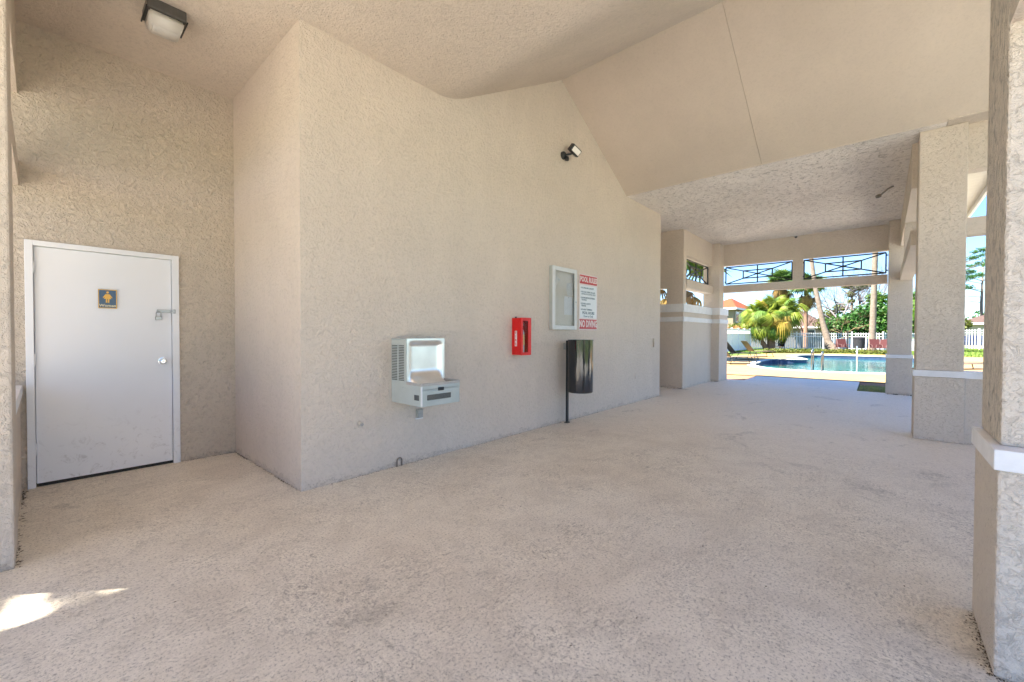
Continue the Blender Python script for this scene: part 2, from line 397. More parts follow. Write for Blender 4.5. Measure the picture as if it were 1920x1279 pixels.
# roof above; unseen left edges shaped for the sun patch and apron shade
M_ROOF = simple_noise('roof_shingle', (.10, .075, .06), (.17, .13, .105), 6, .9, .4)
rt = P('roof', join(prism([(-3.5, -1.3), (2.62, -1.3), (2.62, 5.65), (-1.72, 5.65), (-1.72, 5.2), (-1.5, 5.2), (-1.5, 4.47), (-3.5, 4.47)], H-.13+.2, H+.2), box(1.4, 10.6, A, 7.2, H+1.45, H+1.55), box(7.4, 13.95, -1.3, 4.80, H+.07, H+.2), box(7.4, 10.9, 4.80, 7.2, H+.07, H+.2),
     slope(2.62, H+.07, RU, RZ+.14, -3.5, A+.2, .06), slope(RU, RZ+.12, 7.5, H+.05, -3.5, A+.2, .06)), M_ROOF)
M_SIDING = simple_noise('cream_siding', (.70, .66, .56), (.76, .72, .62), 3, .5)
for a_ in ((7.4, 13.98, -1.34, -1.302, H-.10, H+.22), (13.955, 13.99, -1.30, 4.8, H-.06, H+.22), (-3.5, 3.0, -1.34, -1.302, H-.1, H+.22), (-3.54, -3.502, -1.34, 4.47, H-.1, H+.22), (-3.5, -1.36, 4.472, 4.50, H-.13, H+.22)):
    P('fascia', box(*a_), M_TRIM, under=rt)
sb = mesh_of('soffit_board', box(0, .188, -1.30, -.56, H-.005, H+.018, .003, 1), M_SIDING)
for k in range(32): B.inst('soffit_board', sb, Matrix.Translation((7.82+.19*k-5, -1.6, 0)), under=rt)
for a_ in ((13.56, 13.95, -.55, 4.78, H, H+.06), (10.62, 13.55, 3.96, 4.78, H, H+.06), (-3.5, 3.0, -1.3, -.56, H, H+.06), (7.30, 7.80, -3.3, -.555, H, H+.06)):
    P('soffit', box(*a_), M_CEIL, under=rt)

def column(x0, x1, y0, y1, pl=.89, label=None, m=M_COL, ins=.014, front=0):
    c = P('column', box(x0+ins+front, x1-ins*.3, y0+ins, y1-ins, pl, H, .010), m, label)
    P('plinth', box(x0, x1, y0, y1, 0, pl-.08, .010), m, under=c)
    P('trim_band', box(x0-.012, x1+.012, y0-.012, y1+.012, pl-.08, pl, .004), M_TRIM, under=c)
    return c
nc = column(2.457, 2.985, -.80, -.338, front=.075, ins=.018, label='nearest column with deep rough stucco on its inner side', m=M_COARSE)
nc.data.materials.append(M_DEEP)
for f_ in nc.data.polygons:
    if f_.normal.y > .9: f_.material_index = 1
column(7.475, 7.905, -.757, -.302, label='middle column beside the vault')
column(12.78, 13.20, -.49, -.052, .90, label='far column at the pool opening')
column(-3.45, -3.03, -.785, -.348)
# right hand clerestory runs: lower beam and header with posts
def run_u(x0, x1, yi, yo, posts=(), m=M_COL):
    P('lower_beam', box(x0, x1, yo, yi, 2.56, 2.77), m)
    P('header_beam', box(x0, x1, yo, yi, 3.33, H), m)
    for a, b in posts: P('post', box(a, b, yo, yi, 2.77, 3.33), m)
run_u(-3.03, 2.55, -.358, -.60, [(-.4, -.18)])
run_u(7.886, 12.80, -.262, -.46, [(10.24, 10.46)])
def run_v(y0, y1, x0, x1, half=True, posts=()):
    P('lower_beam', box(x0, x1, y0, y1, 2.575, 2.785), M_COL)
    P('header_beam', box(x0, x1, y0, y1, 3.375, H), M_COL)
    for a, b in posts: P('post', box(x0, x1, a, b, 2.785, 3.375), M_COL)
    if half:
        h_ = P('half_wall', box(x0-.10, x1, y0, y1, 0, .805), M_COL)
        P('trim_band', box(x0-.115, x1+.01, y0, y1, .805, .885, .004), M_TRIM, under=h_)
run_v(-2.95, -.735, 7.60, 7.80)
run_v(-2.95, -.78, 2.66, 2.86)
for xa in (2.48, 7.49): P('column', box(xa, xa+.4, -3.35, -2.95, 0, H, .01), M_COL)
# far opening
P('far_header', box(13.175, 13.40, -.30, 3.90, 3.335, H), M_WALL, 'header above the pool opening')
P('far_lower_beam', box(13.175, 13.40, -.06, 3.51, 2.56, 2.765), M_WALL, 'slim beam across the pool opening')
P('far_post', box(13.178, 13.398, 1.60, 1.812, 2.765, 3.335), M_WALL)
ec = P('column', box(12.78, 13.212, 3.49, 3.93, 2.10, H, .01), M_WALL, 'end column left of the pool opening')
P('plinth', box(12.772, 13.60, 3.482, 3.93, 0, 1.66, .008), M_WALL, under=ec)
P('plinth', box(12.775, 13.60, 3.485, 3.93, 1.78, 1.90), M_WALL, under=ec)
P('trim_band', box(12.755, 13.62, 3.465, 3.95, 1.90, 2.10, .005), M_TRIM, under=ec)
P('trim_band', box(12.755, 13.62, 3.465, 3.95, 1.66, 1.78, .005), M_TRIM, under=ec)
# side wall with openings and the cross wall of the alley
sw_ = P('side_wall', join(box(10.69, 12.772, 3.69, 3.90, 0, 1.66), box(10.69, 12.772, 3.69, 3.90, 1.78, 1.90)), M_COARSE, 'half height wall beside the alley')
P('trim_band', box(10.69, 12.752, 3.668, 3.92, 1.90, 2.10, .004), M_TRIM, under=sw_)
P('trim_band', box(10.69, 12.752, 3.668, 3.92, 1.66, 1.78, .004), M_TRIM, under=sw_)
P('lower_beam', box(10.69, 12.78, 3.66, 3.90, 2.50, 2.72, .006), M_WALL)
P('header_beam', box(10.69, 12.78, 3.69, 3.90, 3.31, H), M_WALL)
cw = P('cross_wall', join(box(10.49, 10.69, 3.69, 4.10, 2.10, H), box(10.49, 10.69, 3.69, 6.5, 0, 1.66), box(10.49, 10.69, 3.69, 6.5, 1.78, 1.90), box(10.49, 10.69, 4.10, 6.5, 2.50, H)), M_WALL, 'alley end wall with a small window gap')
P('trim_band', box(10.468, 10.70, 3.668, 6.5, 1.90, 2.10, .004), M_TRIM, under=cw)
P('trim_band', box(10.468, 10.70, 3.668, 6.5, 1.66, 1.78, .004), M_TRIM, under=cw)
# iron railings in the openings (built in the xz plane, width W, height Hh)
def railing(W, Hh, place, label):
    t = .016; root = None
    def bar(p, q_):
        bm = bmesh.new(); tube(bm, [(p[0], 0, p[1]), (q_[0], 0, q_[1])], t*1.25, 4); return bm
    g_ = .045
    x0, x1, z0, z1 = g_*.6, W-g_*.6, g_, Hh-g_
    cx, cz = W/2, Hh/2
    fr = [((x0, z0), (x1, z0)), ((x0, z1), (x1, z1)), ((x0, z0), (x0, z1)), ((x1, z0), (x1, z1))]
    ins = [((cx, z0), (cx, z1)), ((x0, z0), (x1, z1)), ((x0, z1), (x1, z0))]
    k = .44
    a, b = cx-(x1-x0)/2*k, cx+(x1-x0)/2*k; c1, c2 = cz-(z1-z0)/2*k, cz+(z1-z0)/2*k
    ins += [((a, c1), (b, c1)), ((a, c2), (b, c2)), ((a, c1), (a, c2)), ((b, c1), (b, c2))]
    frame = join(*[bar(*e) for e in fr], *[box(x, x_, -.014, .014, z-.014, z+.014) for x, x_ in ((-.01, x0), (x1, W+.01)) for z in (z0+.06, z1-.06)])
    bmesh.ops.transform(frame, matrix=place, verts=frame.verts[:])
    root = P('railing', frame, M_RAIL, label)
    for e in ins:
        bm = bar(*e); bmesh.ops.transform(bm, matrix=place, verts=bm.verts[:]); P('bar', bm, M_RAIL, under=root)
def pl_v(u, v0, z0): return Matrix.Translation((u, v0, z0)) @ Matrix.Rotation(R(-90), 4, 'Z')      # runs towards -v
railing(3.485-1.812, .57, pl_v(13.29, 3.485, 2.765), 'black iron panel in the left clerestory gap')
railing(1.60+.052, .57, pl_v(13.29, 1.60, 2.765), 'black iron panel in the right clerestory gap')
railing(2.09, .59, Matrix.Translation((10.69, 3.80, 2.72)), 'black iron panel above the side wall')

# door, part of the pavilion
M_DOOR = mat('door_paint', (.78, .78, .80), .40); q = NB(M_DOOR)
z = q.n('ShaderNodeSeparateXYZ'); q.l(q.n('ShaderNodeNewGeometry').outputs['Position'], z.inputs[0])
scf = q.ramp(q.noise(q.pos((1, 1, 1)), 11, 8, .78, .8), [(.55, g3(0)), (.65, g3(.6))])
msk = q.math('MULTIPLY', scf, q.ramp(q.math('ADD', z.outputs[2], q.math('MULTIPLY', q.noise(q.pos(), 3, 4), .7)), [(.50, g3(1)), (1.25, g3(.0))]))
q.l(q.mix(msk, q.ramp(q.noise(q.pos(), 1.3, 3), [(.3, (.75, .755, .78)), (.7, (.80, .80, .82))]), (.40, .38, .38)), q.b.inputs['Base Color'])
q.bump(q.noise(q.pos(), 60, 3), .06, .002)
dr = P('door', box(-.040, .880, A2+.010, A2+.055, .030, 2.070, .003), M_DOOR, 'white scuffed steel restroom door')
P('door_frame', join(box(dx0-.004, -.044, A2-.018, A2+.10, 0, 2.119, .003), box(.884, dx1+.004, A2-.018, A2+.10, 0, 2.119, .003), box(-.044, .884, A2-.0178, A2+.10, 2.074, 2.119, .003),
     box(-.044, -.030, A2+.056, A2+.1, 0, 2.074), box(.870, .884, A2+.056, A2+.1, 0, 2.074)), M_DOOR, under=dr)
for z_ in (.28, 1.05, 1.84): P('hinge', tubebm([(-.042, A2-.006, z_), (-.042, A2-.006, z_+.10)], .007, 8), M_DOOR, under=dr)
P('threshold', box(-.044, .884, A2+.02, A2+.12, .001, .028), mat('threshold_dark', (.03, .028, .025), .8), under=dr)
knob = lathe([(0, .072), (.018, .071), (.028, .062), (.031, .048), (.027, .036), (.013, .026), (.012, .010), (.034, .008), (.036, 0)], 24)
P('knob', move(knob, (.805, A2+.009, 1.05), rot=(R(90), 0, 0)), M_CHROME, under=dr)
P('keyhole', box(.802, .808, A2-.066, A2-.062, 1.043, 1.057), M_BLACK, under=dr)
P('hasp', join(box(.765, .872, A2-.004, A2+.009, 1.535, 1.567, .003), box(.889, .909, A2-.03, A2-.018, 1.53, 1.572, .003), box(.872, .892, A2-.020, A2-.012, 1.54, 1.562, .002)), M_STEELD, under=dr)
# thing hanging from the hasp
PK = Thing('padlock', (.775, A2-.02, 1.46), 'small steel padlock hanging open from the door hasp', 'padlock')
PK.part('body', box(.750, .800, A2-.034, A2-.012, 1.462, 1.498, .004), M_STEELD)
PK.part('shackle', tubebm([(.757, A2-.023, 1.495)]+[(.775+.018*math.cos(a), A2-.023, 1.530+.020*math.sin(a)) for a in [R(180-20*k) for k in range(10)]]+[(.793, A2-.023, 1.495)], .0038, 8), M_STEELD)
# women sign
M_GOLD = mat('gold_print', (.75, .43, .07), .4); M_BRONZE = mat('bronze_print', (.45, .33, .2), .5)
WS = Thing('restroom_sign', (.412, A2+.008, 1.56), 'small dark blue Women restroom sign with gold figure on the white door', 'sign')
M_SIGNB = mat('sign_navy', (.018, .03, .075), .18, spec=.8)
WS.part('plate', box(.349, .475, A2+.001, A2+.0095, 1.56, 1.736, .002), M_SIGNB)
WS.part('border', join(box(.349, .475, A2-.001, A2+.001, 1.730, 1.736), box(.349, .475, A2-.001, A2+.001, 1.56, 1.566), box(.349, .354, A2-.001, A2+.001, 1.566, 1.730), box(.470, .475, A2-.001, A2+.001, 1.566, 1.730)), M_GOLD)
fig = bmesh.new()
def poly(bm, pts, y=0, d_=.0015):
    a = [bm.verts.new((x, y, z)) for x, z in pts]; f = bm.faces.new(a)
    r = bmesh.ops.extrude_face_region(bm, geom=[f]); bmesh.ops.translate(bm, vec=(0, -d_, 0), verts=[v for v in r['geom'] if isinstance(v, bmesh.types.BMVert)])
yy = A2-.0008; cx_ = .412
poly(fig, [(cx_+.0095*math.cos(t), 1.708+.0095*math.sin(t)) for t in [k*math.pi/6 for k in range(12)]], yy)
poly(fig, [(cx_-.010, 1.693), (cx_+.010, 1.693), (cx_+.024, 1.648), (cx_-.024, 1.648)], yy)
poly(fig, [(cx_-.0115, 1.694), (cx_-.016, 1.690), (cx_-.033, 1.660), (cx_-.026, 1.656), (cx_-.012, 1.680)], yy)
poly(fig, [(cx_+.0115, 1.694), (cx_+.016, 1.690), (cx_+.033, 1.660), (cx_+.026, 1.656), (cx_+.012, 1.680)], yy)
poly(fig, [(cx_-.012, 1.647), (cx_-.002, 1.647), (cx_-.002, 1.612), (cx_-.012, 1.612)], yy)
poly(fig, [(cx_+.012, 1.647), (cx_+.002, 1.647), (cx_+.002, 1.612), (cx_+.012, 1.612)], yy)
bmesh.ops.recalc_face_normals(fig, faces=fig.faces[:])
WS.part('figure', fig, M_GOLD)
WS.part('lettering', on_wall(text_bm('Women', .034, .0015, bold=.0008), cx_, A2-.001, 1.586), mat('cream_print', (.72, .62, .42), .5))

# ================================================================== WALL FITTINGS
# ceiling light in the alcove
L = Thing('ceiling_light', (.68, 4.37, 3.93), 'wall pack lamp with dark housing and ribbed glass on the alcove ceiling', 'lamp')
L.part('housing', box(.562, .806, 4.25, 4.49, 3.845, 3.928, .008), simple_noise('bronze_housing', (.06, .055, .05), (.09, .082, .075), 15, .45))
M_GLASS = mat('prismatic_glass', (.70, .67, .62), .28, spec=.6); q = NB(M_GLASS)
wv = q.n('ShaderNodeTexWave'); wv.wave_type = 'BANDS'; wv.bands_direction = 'X'; wv.inputs['Scale'].default_value = 40; q.l(q.pos(), wv.inputs[0]); q.bump(wv.outputs[0], .25, .004)
q.b.inputs['Transmission Weight'].default_value = .25
gl = bmesh.new()
ring = [[(.572, 4.262), (.796, 4.262), (.796, 4.480), (.572, 4.480)], [(.580, 4.268), (.788, 4.268), (.788, 4.470), (.580, 4.470)], [(.600, 4.290), (.768, 4.290), (.768, 4.425), (.600, 4.425)]]
zz = [3.844, 3.79, 3.735]; rv = [[gl.verts.new((x, y, z)) for x, y in r] for r, z in zip(ring, zz)]
for a, b in zip(rv, rv[1:]):
    for k in range(4): gl.faces.new((a[k], a[(k+1) % 4], b[(k+1) % 4], b[k]))
gl.faces.new(rv[-1]); gl.faces.new(rv[0][::-1]); bmesh.ops.recalc_face_normals(gl, faces=gl.faces[:])
bmesh.ops.bevel(gl, geom=gl.edges[:], offset=.012, segments=3, affect='EDGES')
for f in gl.faces: f.smooth = True
L.part('glass_lens', gl, M_GLASS)
L.part('rim', box(.553, .562, 4.25, 4.50, 3.838, 3.850), M_BLACK); L.part('rim', box(.806, .815, 4.25, 4.50, 3.838, 3.850), M_BLACK)

# flood light on the main wall
FLD = Thing('flood_light', (5.23, A, 4.0), 'small black adjustable flood light high on the beige wall', 'lamp')
FLD.part('mount', move(lathe([(0, .05), (.035, .048), (.055, .03), (.06, 0)], 20), (5.235, A, 4.02), rot=(R(90), 0, 0)), M_BLACK)
FLD.part('arm', tubebm([(5.235, A-.045, 4.02), (5.30, A-.09, 4.04), (5.36, A-.11, 4.075)], .016, 8), M_BLACK)
FLD.part('sensor', move(lathe([(0, -.03), (.028, -.024), (.032, 0), (.024, .03), (0, .035)], 14), (5.26, A-.06, 3.965)), M_BLACK)
hd = box(-.092, .092, -.045, .04, -.054, .054, .007)
mh = Matrix.Translation((5.37, A-.12, 4.11)) @ Euler((R(28), R(26), R(-14))).to_matrix().to_4x4()
bmesh.ops.transform(hd, matrix=mh, verts=hd.verts[:]); hdo = FLD.part('head', hd, M_BLACK)
ln = box(-.062, .080, -.053, -.046, -.038, .038, .002); bmesh.ops.transform(ln, matrix=mh, verts=ln.verts[:])
FLD.part('lens', ln, mat('led_lens', (.78, .74, .68), .3), under=hdo)

# drinking fountain
DF = Thing('drinking_fountain', (2.53, A, .66), 'grey wall mounted drinking fountain with stainless splash back and louvred side', 'drinking fountain')
M_GREY = simple_noise('grey_enamel', (.42, .46, .44), (.46, .50, .48), 5, .45)
X0, X1, yb, ym, yf, zb, zs, zt = 2.297, 2.757, A, 3.385, 3.145, .66, .86, 1.278
side = bmesh.new()
prof = [(yb, zb), (yf, zb-.002), (yf, zs-.040), (ym+.062, zs-.040), (ym+.062, zt-.002), (yb, zt-.001)]
a = [side.verts.new((X0, y, z)) for y, z in prof]; b = [side.verts.new((X1, y, z)) for y, z in prof]
side.faces.new(a); side.faces.new(b[::-1])
for k in range(6): side.faces.new((a[k], a[(k+1) % 6], b[(k+1) % 6], b[k]))
bmesh.ops.recalc_face_normals(side, faces=side.faces[:]); bmesh.ops.bevel(side, geom=side.edges[:], offset=.004, segments=2, affect='EDGES')
DF.part('cabinet', side, M_GREY)
DF.part('side_cheek', join(box(X0-.001, X0+.010, ym, ym+.070, zs-.04, zt, .002), box(X0-.001, X0+.010, yf, ym+.002, zs-.05, zs-.008, .002)), M_GREY)
DF.part('side_cheek', join(box(X1-.010, X1+.001, ym, ym+.070, zs-.04, zt, .002), box(X1-.010, X1+.001, yf, ym+.002, zs-.05, zs-.008, .002)), M_GREY)
DF.part('front_lip', box(X0+.010, X1-.010, yf, yf+.012, zs-.05, zs-.008, .002), M_GREY)
DF.part('top_cover', box(X0-.001, X1+.001, ym, yb, zt-.003, zt+.006, .003), M_GREY)
# stainless splash back: rim plus a dished recess
M_SS = mat('stainless', (.80, .79, .77), .30, .85); q = NB(M_SS)
q.bump(q.noise(q.pos((1, 1, 60)), 8, 3), .03, .002); q.l(q.ramp(q.noise(q.pos(), 5, 5), [(.3, (.72, .71, .69)), (.7, (.84, .83, .81))]), q.b.inputs['Base Color'])
sp = bmesh.new(); nx, nz_ = 28, 30; grid = []
W_, Hh = X1-X0-.004, zt-zs+.012
for j in range(nz_+1):
    row = []
    for i in range(nx+1):
        fx, fz = i/nx, j/nz_
        ex = min(fx, 1-fx)*W_; ez = (1-fz)*Hh
        def sm(t): t = max(0, min(1, t)); return t*t*(3-2*t)
        rx = sm((ex-.028)/.045); rz = sm((ez-.030)/.035)
        d_ = .034*rx*rz*(1 if fz > .12 else 1)
        fw = max(0, .30-fz)/.30; fwd = .12*fw**2.2*rx           # the dish sweeps forward into the basin
        row.append(sp.verts.new((X0+.002+fx*W_, ym-.006+d_-fwd*1.2, zs-.004+fz*Hh)))
    grid.append(row)
for j in range(nz_):
    for i in range(nx):
        f = sp.faces.new((grid[j][i], grid[j][i+1], grid[j+1][i+1], grid[j+1][i])); f.smooth = True
DF.part('splash_back', sp, M_SS)
ba = bmesh.new(); n1, n2 = 20, 12; gr = []
for j in range(n2+1):
    row = []
    for i in range(n1+1):
        fx, fy = i/n1, j/n2
        e = min(fx, 1-fx)*(X1-X0); e2 = (1-fy)*(ym-yf)
        k = max(0, min(1, (e-.03)/.06))*max(0, min(1, (e2-.02)/.05)); k = k*k*(3-2*k)
        row.append(ba.verts.new((X0+.003+fx*(X1-X0-.006), ym-fy*(ym-yf-.004), zs-.006-.030*k)))
    gr.append(row)
for j in range(n2):
    for i in range(n1):
        f = ba.faces.new((gr[j][i], gr[j][i+1], gr[j+1][i+1], gr[j+1][i])); f.smooth = True
bmesh.ops.recalc_face_normals(ba, faces=ba.faces[:])
# cabinet top is cut lower than the basin dish by a dark liner
DF.part('basin', move(ba, (0, 0, .012)), mat('basin_steel', (.30, .29, .28), .35, 1))
DF.part('basin_rim', join(box(X0-.002, X0+.010, yf, ym, zs-.012, zs+.016, .002), box(X0+.010, X1-.010, yf-.002, yf+.010, zs-.012, zs+.014, .002), box(X1-.010, X1+.002, yf, ym, zs-.012, zs+.016, .002)), simple_noise('rim_steel', (.35, .33, .31), (.45, .43, .40), 20, .4))
DF.part('corner_strip', box(X0-.003, X0+.012, yf-.004, yf+.010, zb, zs-.012, .003), mat('aluminium', (.72, .73, .74), .35, .4))
DF.part('bubbler', join(lathe([(0, .06), (.012, .058), (.016, .04), (.012, .02), (.022, .012), (.024, 0)], 16)), M_CHROME)
bpy.data.objects['bubbler'].location = (2.70-DF.base[0], 3.27-DF.base[1], zs+.012-DF.base[2])
M_DGREY = simple_noise('dark_grille', (.08, .085, .082), (.12, .125, .12), 60, .6)
DF.part('push_bar', box(2.36, 2.64, yf-.008, yf, .715, .765, .003), M_DGREY)
DF.part('control_badge', box(2.485, 2.555, yf-.010, yf, .795, .826, .006), M_BLACK)
DF.part('side_plate', box(X0-.006, X0, 3.18, 3.25, .715, .765, .002), M_DGREY)
lv = mesh_of('louvre', box(X0-.0045, X0+.001, -.044, .044, -.0036, .0036, .001, 1), M_DGREY)
for c0 in (3.578, 3.462):
    for k in range(22):
        DF.inst('louvre', lv, Matrix.Translation((-DF.base[0], c0-DF.base[1], .885+.0158*k-DF.base[2])))
OB = Thing('outlet_box', (2.62, A, .49), 'small weathered metal outlet box on the wall under the drinking fountain', 'outlet box')
OB.part('cover', box(2.585, 2.655, A-.035, A, .455, .545, .004), simple_noise('weathered_zinc', (.30, .31, .28), (.42, .42, .39), 40, .5))
OB.part('flap', join(box(2.593, 2.647, A-.043, A-.035, .503, .538, .003), box(2.593, 2.647, A-.043, A-.035, .463, .497, .003)), M_STEELD)
OB.part('base_lip', box(2.575, 2.665, A-.02, A, .440, .454, .002), M_TRIM)
tag(link('blank_plate', box(1.752, 1.815, A-.007, A, 1.098, 1.207, .003), M_WALL, None, (1.78, A, 1.15)), 'beige painted blank cover plate left of the drinking fountain', 'cover plate')
PS = Thing('pipe_stub', (1.957, A, .49), 'capped pipe stub poking out of patched stucco low on the wall', 'pipe')
PS.part('stub', tubebm([(1.957, A+.01, .497), (1.957, A-.045, .492)], .020, 14), simple_noise('old_paint', (.5, .44, .37), (.6, .53, .45), 40, .6))
PS.part('cap', tubebm([(1.957, A-.045, .492), (1.957, A-.058, .491)], .013, 12), M_STEELD)
VB = Thing('floor_valve', (2.377, A, .06), 'arched metal valve loop at the foot of the beige wall', 'valve')
VB.part('loop', tubebm([(2.350, A-.015, .0)]+[(2.378+.028*math.cos(t), A-.018, .055+.03*math.sin(t)) for t in [R(180-22.5*k) for k in range(9)]]+[(2.406, A-.015, 0)], .007, 8), simple_noise('rusty', (.18, .14, .11), (.3, .24, .19), 40, .7))
VB.part('plug', box(2.362, 2.394, A-.014, A, .005, .06, .004), M_WALL)
tag(link('cover_plate', box(7.735, 7.81, A-.008, A, .455, .575, .003), M_WALL, None, (7.77, A, .5)), 'beige cover plate low on the wall near its far end', 'cover plate')
tag(link('conduit_stub', tubebm([(8.58, A-.018, 1.07), (8.58, A-.024, 1.15), (8.585, A-.018, 1.245)], [.010, .022, .012], 10), M_WALL, None, (8.58, A, 1.07)), 'painted conduit stub at chest height by the far wall corner', 'conduit')

# fire extinguisher cabinet
M_RED = simple_noise('red_plastic', (.62, .012, .012), (.70, .02, .018), 6, .35)
EX = Thing('extinguisher_cabinet', (4.19, A, 1.07), 'red fire extinguisher cabinet with clear front on the wall', 'fire cabinet')
ex0, ex1, exf, ez0, ez1 = 4.095, 4.288, 3.487, 1.062, 1.542
EX.part('case', join(box(ex0, ex0+.010, exf, A, ez0, ez1, .003), box(ex1-.010, ex1, exf, A, ez0, ez1, .003), box(ex0+.010, ex1-.010, exf, A, ez0, ez0+.012), box(ex0+.010, ex1-.010, exf, A, ez1-.012, ez1), box(ex0+.010, ex1-.010, A-.012, A, ez0+.012, ez1-.012)), M_RED)
fr = EX.part('front_frame', join(box(ex0-.004, ex0+.030, exf-.014, exf, ez0-.004, ez1+.004, .004), box(ex1-.058, ex1+.004, exf-.014, exf, ez0-.004, ez1+.004, .004), box(ex0+.030, ex1-.058, exf-.0138, exf, ez0-.004, ez0+.035, .003), box(ex0+.030, ex1-.058, exf-.0138, exf, ez1-.035, ez1+.004, .003)), M_RED)
M_CLEAR = mat('clear_sheet', (.9, .9, .9), .08); M_CLEAR.node_tree.nodes['Principled BSDF'].inputs['Transmission Weight'].default_value = 1
M_CLEAR.node_tree.nodes['Principled BSDF'].inputs['IOR'].default_value = 1.1
EX.part('window', box(ex0+.030, ex1-.058, exf-.006, exf-.004, ez0+.035, ez1-.035), M_CLEAR, under=fr)
EX.part('latch', box(ex0+.01, ex0+.03, 3.58, 3.60, ez1, ez1+.018, .003), M_BLACK)
bl = EX.part('fire_label', box(ex0-.0016, ex0, 3.552, 3.588, 1.175, 1.375), mat('label_white', (.8, .72, .72), .5))
for i, ch in enumerate('FIRE'):
    t_ = text_bm(ch, .044, .001, bold=.001); t_ = move(t_, (0, 0, 0), rot=(R(90), 0, R(-90)))
    EX.part('letter', move(t_, (ex0-.0022, 3.570, 1.349-.048*i)), M_RED, under=bl)
FE = Thing('fire_extinguisher', (4.175, 3.56, 1.08), 'fire extinguisher with pale label standing inside the red cabinet', 'fire extinguisher')
FE.part('cylinder', move(lathe([(0, 0), (.045, 0), (.05, .01), (.05, .27), (.035, .31), (.018, .325), (.018, .34), (0, .34)], 20), (4.178, 3.560, 1.080)), mat('silver_red', (.75, .68, .66), .25, .2))
FE.part('label', move(lathe([(.0505, .11), (.0507, .25)], 20), (4.178, 3.560, 1.080)), mat('tan_label', (.85, .55, .25), .6))
FE.part('valve', join(box(4.165, 4.190, 3.545, 3.575, 1.42, 1.445, .003), box(4.14, 4.235, 3.550, 3.570, 1.45, 1.46, .002), box(4.155, 4.24, 3.550, 3.570, 1.475, 1.484, .002)), M_STEELD)
FE.part('hose', tubebm([(4.16, 3.55, 1.43), (4.135, 3.53, 1.40), (4.13, 3.515, 1.32), (4.135, 3.512, 1.22)], .008, 8), M_BLACK)

# notice board
NBd = Thing('notice_board', (5.22, A, 1.4), 'white framed glass notice case with a pinned paper on the wall', 'notice board')
n0, n1_, nf, nz0, nz1 = 4.908, 5.545, 3.590, 1.403, 2.330
M_ALU = simple_noise('white_aluminium', (.60, .61, .60), (.68, .69, .68), 6, .4)
NBd.part('case', join(box(n0, n0+.03, nf, A, nz0, nz1), box(n1_-.03, n1_, nf, A, nz0, nz1), box(n0+.03, n1_-.03, nf, A, nz0, nz0+.03), box(n0+.03, n1_-.03, nf, A, nz1-.03, nz1)), simple_noise('case_side', (.42, .44, .42), (.48, .5, .48), 8, .5))
fw_ = .062
nfm = NBd.part('front_frame', join(box(n0-.002, n0+fw_, nf-.016, nf-.001, nz0-.002, nz1+.002, .005), box(n1_-fw_, n1_+.002, nf-.016, nf-.001, nz0-.002, nz1+.002, .005), box(n0+fw_, n1_-fw_, nf-.0155, nf-.001, nz0-.002, nz0+fw_, .005), box(n0+fw_, n1_-fw_, nf-.0155, nf-.001, nz1-fw_, nz1+.002, .005)), M_ALU)
NBd.part('lock', move(lathe([(0, .004), (.009, .003), (.010, 0)], 12), (n1_-.03, nf-.016, 1.83), rot=(R(90), 0, 0)), M_STEELD, under=nfm)
NBd.part('glass', box(n0+fw_-.004, n1_-fw_+.004, nf-.004, nf-.0015, nz0+fw_-.004, nz1-fw_+.004), M_CLEAR)
NBd.part('back_panel', box(n0+.03, n1_-.03, A-.012, A-.001, nz0+.03, nz1-.03), simple_noise('cork_cream', (.68, .64, .54), (.78, .74, .66), 2.2, .8))
def paper(name, x, z, w_, h_, rot_, curl=.006):
    bm = bmesh.new(); n = 6; g_ = []
    for j in range(n+1):
        g_.append([bm.verts.new(((i/n-.5)*w_, -curl*random.random()*(abs(j/n-.5)*2)**2, (j/n-.5)*h_)) for i in range(n+1)])
    for j in range(n):
        for i in range(n): bm.faces.new((g_[j][i], g_[j][i+1], g_[j+1][i+1], g_[j+1][i])).smooth = True
    bmesh.ops.rotate(bm, verts=bm.verts[:], cent=(0, 0, 0), matrix=Matrix.Rotation(rot_, 3, 'Y'))
    return move(bm, (x, A-.016, z))
PA = Thing('paper_notice', (5.37, A-.016, 1.8), 'white paper sheet pinned in the middle of the notice case', 'paper')
PA.part('sheet', paper('sheet', 5.375, 1.77, .22, .28, 0), simple_noise('paper', (.74, .75, .74), (.82, .83, .82), 12, .8))
PA.part('pin', move(lathe([(0, .008), (.006, .006), (.006, 0)], 8), (5.375, A-.020, 1.895), rot=(R(90), 0, 0)), M_STEELD)
tag(link('torn_paper', paper('torn', 5.02, 2.10, .13, .19, .5, .03), simple_noise('torn_paper', (.66, .66, .62), (.82, .83, .8), 40, .7, .6), None, (5.02, A-.016, 2.1)), 'crumpled paper scrap in the upper left of the notice case', 'paper')
tag(link('torn_paper', paper('torn', 5.40, 2.02, .15, .19, -.1, .03), simple_noise('torn_paper_b', (.62, .62, .58), (.80, .80, .77), 45, .7, .6), None, (5.40, A-.016, 2.02)), 'crumpled paper scrap above the pinned sheet in the notice case', 'paper')

